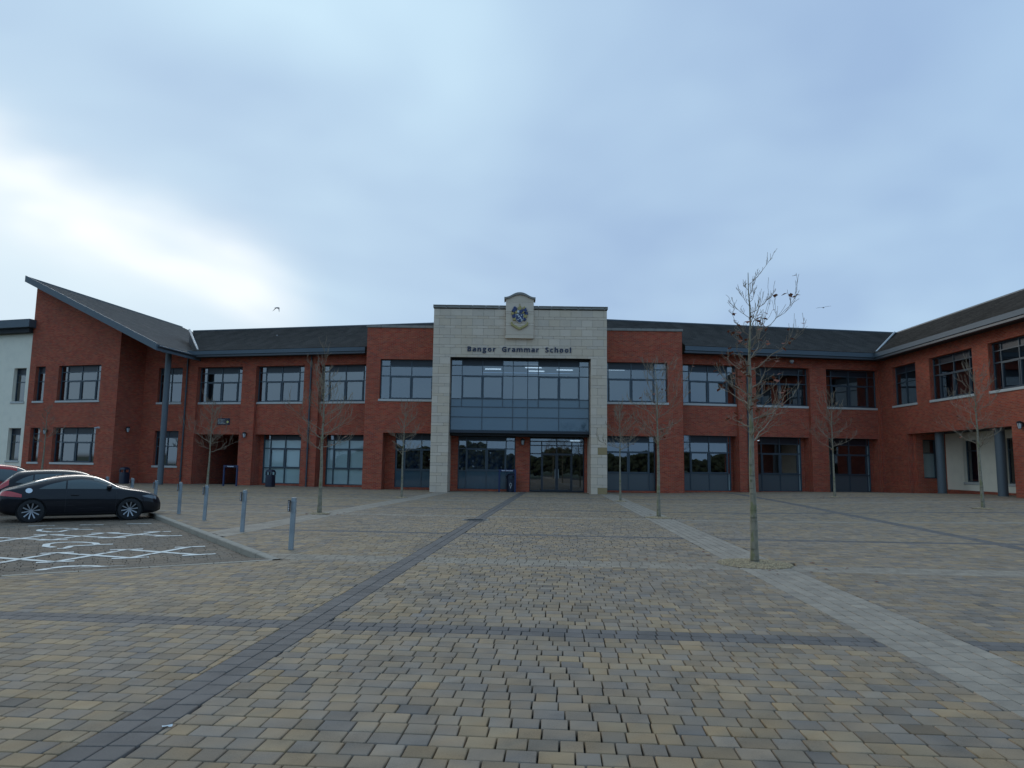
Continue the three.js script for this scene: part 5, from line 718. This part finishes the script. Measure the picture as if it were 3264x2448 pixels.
car('bright red hatchback parked beyond the black hatchback', -18.6, 22.75, -0.1, 0.576, redCar).scale.setScalar(0.93);
// ---------- gulls ----------
function gull(label, x, y, Z, turn, roll, pose) {
  const t = thing('gull', label, 'bird', x, Z, y, turn, 'gulls over the school'); t.rotation.z = roll; t.scale.setScalar(0.58); const b = new THREE.LatheGeometry([[0.001, -0.2], [0.03, -0.16], [0.055, -0.06], [0.06, 0.03], [0.045, 0.11], [0.034, 0.15], [0.03, 0.18], [0.012, 0.205], [0.001, 0.235]].map((p) => new THREE.Vector2(...p)), 12).rotateZ(-Math.PI / 2);
  mesh('body', b, std([0.32, 0.33, 0.35], 0.9), t); const w = std([0.10, 0.10, 0.11], 0.9);
  for (const s of [1, -1]) { const g = new Geo(), [u1, u2, l1, l2] = s > 0 ? pose[0] : pose[1], P = [[0, 0.02, 0.03, 0.13], [l1, u1, -0.02 + 0.05, 0.12], [l1 + l2, u1 + u2, -0.1, 0.02]]; for (let k = 0; k < 2; k++) { const [d0, h0, o0, c0] = P[k], [d1, h1, o1, c1] = P[k + 1], q = (d, h, o, c, f, th) => [o + c * f, h + th, s * (0.04 + d)]; g.quad(q(d0, h0, o0, c0, 0.5, 0), q(d1, h1, o1, c1, 0.5, 0), q(d1, h1, o1, c1, -0.5, 0.006), q(d0, h0, o0, c0, -0.5, 0.01)); g.quad(q(d0, h0, o0, c0, 0.5, 0), q(d1, h1, o1, c1, 0.5, 0), q(d1, h1, o1, c1, -0.5, -0.008), q(d0, h0, o0, c0, -0.5, -0.016)); } g.add('wing', w, t); }
  const tl = new Geo(); tl.quad([-0.17, 0.005, 0.02], [-0.29, 0.008, 0.06], [-0.29, 0.008, -0.06], [-0.17, 0.005, -0.02]); tl.add('tail', w, t);
}
gull('gull with wings bent down flying above the roof left of the portico', -11.3, 8.9, 32.9, 0.9, 0.1, [[0.02, -0.42, 0.12, 0.24], [0.05, -0.26, 0.16, 0.32]]);
gull('gull gliding low in front of the slate roof', -11.9, 7.9, 34.8, 2.2, 0.15, [[0.06, -0.1, 0.25, 0.3], [0.06, -0.05, 0.25, 0.3]]);
gull('gull gliding on a tilt above the roof on the right', 16.3, 10.0, 36.0, 1.4, 0.2, [[0.1, 0.02, 0.28, 0.32], [0.02, -0.06, 0.28, 0.32]]);
// ---------- trees behind the viewer that the lower panes mirror ----------
{
  const R = rng(404), leafG = new THREE.IcosahedronGeometry(0.34, 0), N = 9000, im = new THREE.InstancedMesh(leafG, std([0.05, 0.06, 0.03], 1), N), m = new THREE.Matrix4(), c = new THREE.Color(); let i = 0;
  while (i < N) { const x = -75 + 150 * R(), h = 1.2 + 4.6 * fbm(x * 0.12, 2, 7, 4), y = h * R() ** 0.7, w = 2.4 * (1 - 0.6 * y / h); const k = 0.7 + 0.9 * R(); m.makeRotationFromEuler(new THREE.Euler(R() * 6, R() * 6, R() * 6)); m.scale(new THREE.Vector3(k, k * 0.8, k)); m.setPosition(x, y, 34 + (R() - 0.5) * 2 * w); im.setMatrixAt(i, m); const v = 0.6 + 0.8 * R(); im.setColorAt(i, c.setRGB(v, v, v)); i++; }
  im.name = 'distant_tree_belt'; tag(im, 'dark belt of trees behind the viewer seen only in the panes', 'trees', null, 'stuff'); im.castShadow = im.receiveShadow = true; scene.add(im);
}
// ---------- bits on the ground ----------
{
  const t = thing('paper_scrap', 'small crumpled white scrap lying on the dark paving band', 'litter', -2.08, 4.42, 0.004, 0.4); const g = new Geo(), R = rng(8), P = []; for (let i = 0; i <= 4; i++) for (let j = 0; j <= 3; j++) P.push([i * 0.014 + (R() - 0.5) * 0.006, R() * 0.008, j * 0.008 + (R() - 0.5) * 0.004]); for (let i = 0; i < 4; i++) for (let j = 0; j < 3; j++) g.quad(P[i * 4 + j], P[i * 4 + j + 1], P[i * 4 + j + 5], P[i * 4 + j + 4]); g.add('paper', M.white, t);
  const lf = new Geo(), Q = rng(19); for (let i = 0; i < 150; i++) { const p = PITS[Math.floor(Q() * PITS.length)], a = Q() * 6.28, d = 0.2 + 2.6 * Q() * Q(), x = p[0] + Math.cos(a) * d, Z = p[1] + Math.sin(a) * d, y = gy(x, Z) + 0.008, f = Q() * 6.28, s = 0.03 + 0.035 * Q(), c = Math.cos(f) * s, e = Math.sin(f) * s; lf.tri([x - c, y, -Z + e], [x - e * 0.5, y + 0.012, -Z - c * 0.5], [x + c, y + 0.006, -Z - e]); lf.tri([x - c, y, -Z + e], [x + c, y + 0.006, -Z - e], [x + e * 0.5, y + 0.010, -Z + c * 0.5]); }
  tag(lf.add('fallen_leaves', M.leaf), 'scattered brown fallen leaves round the tree bases', 'leaves', null, 'stuff');
}
renderer.render(scene, camera);
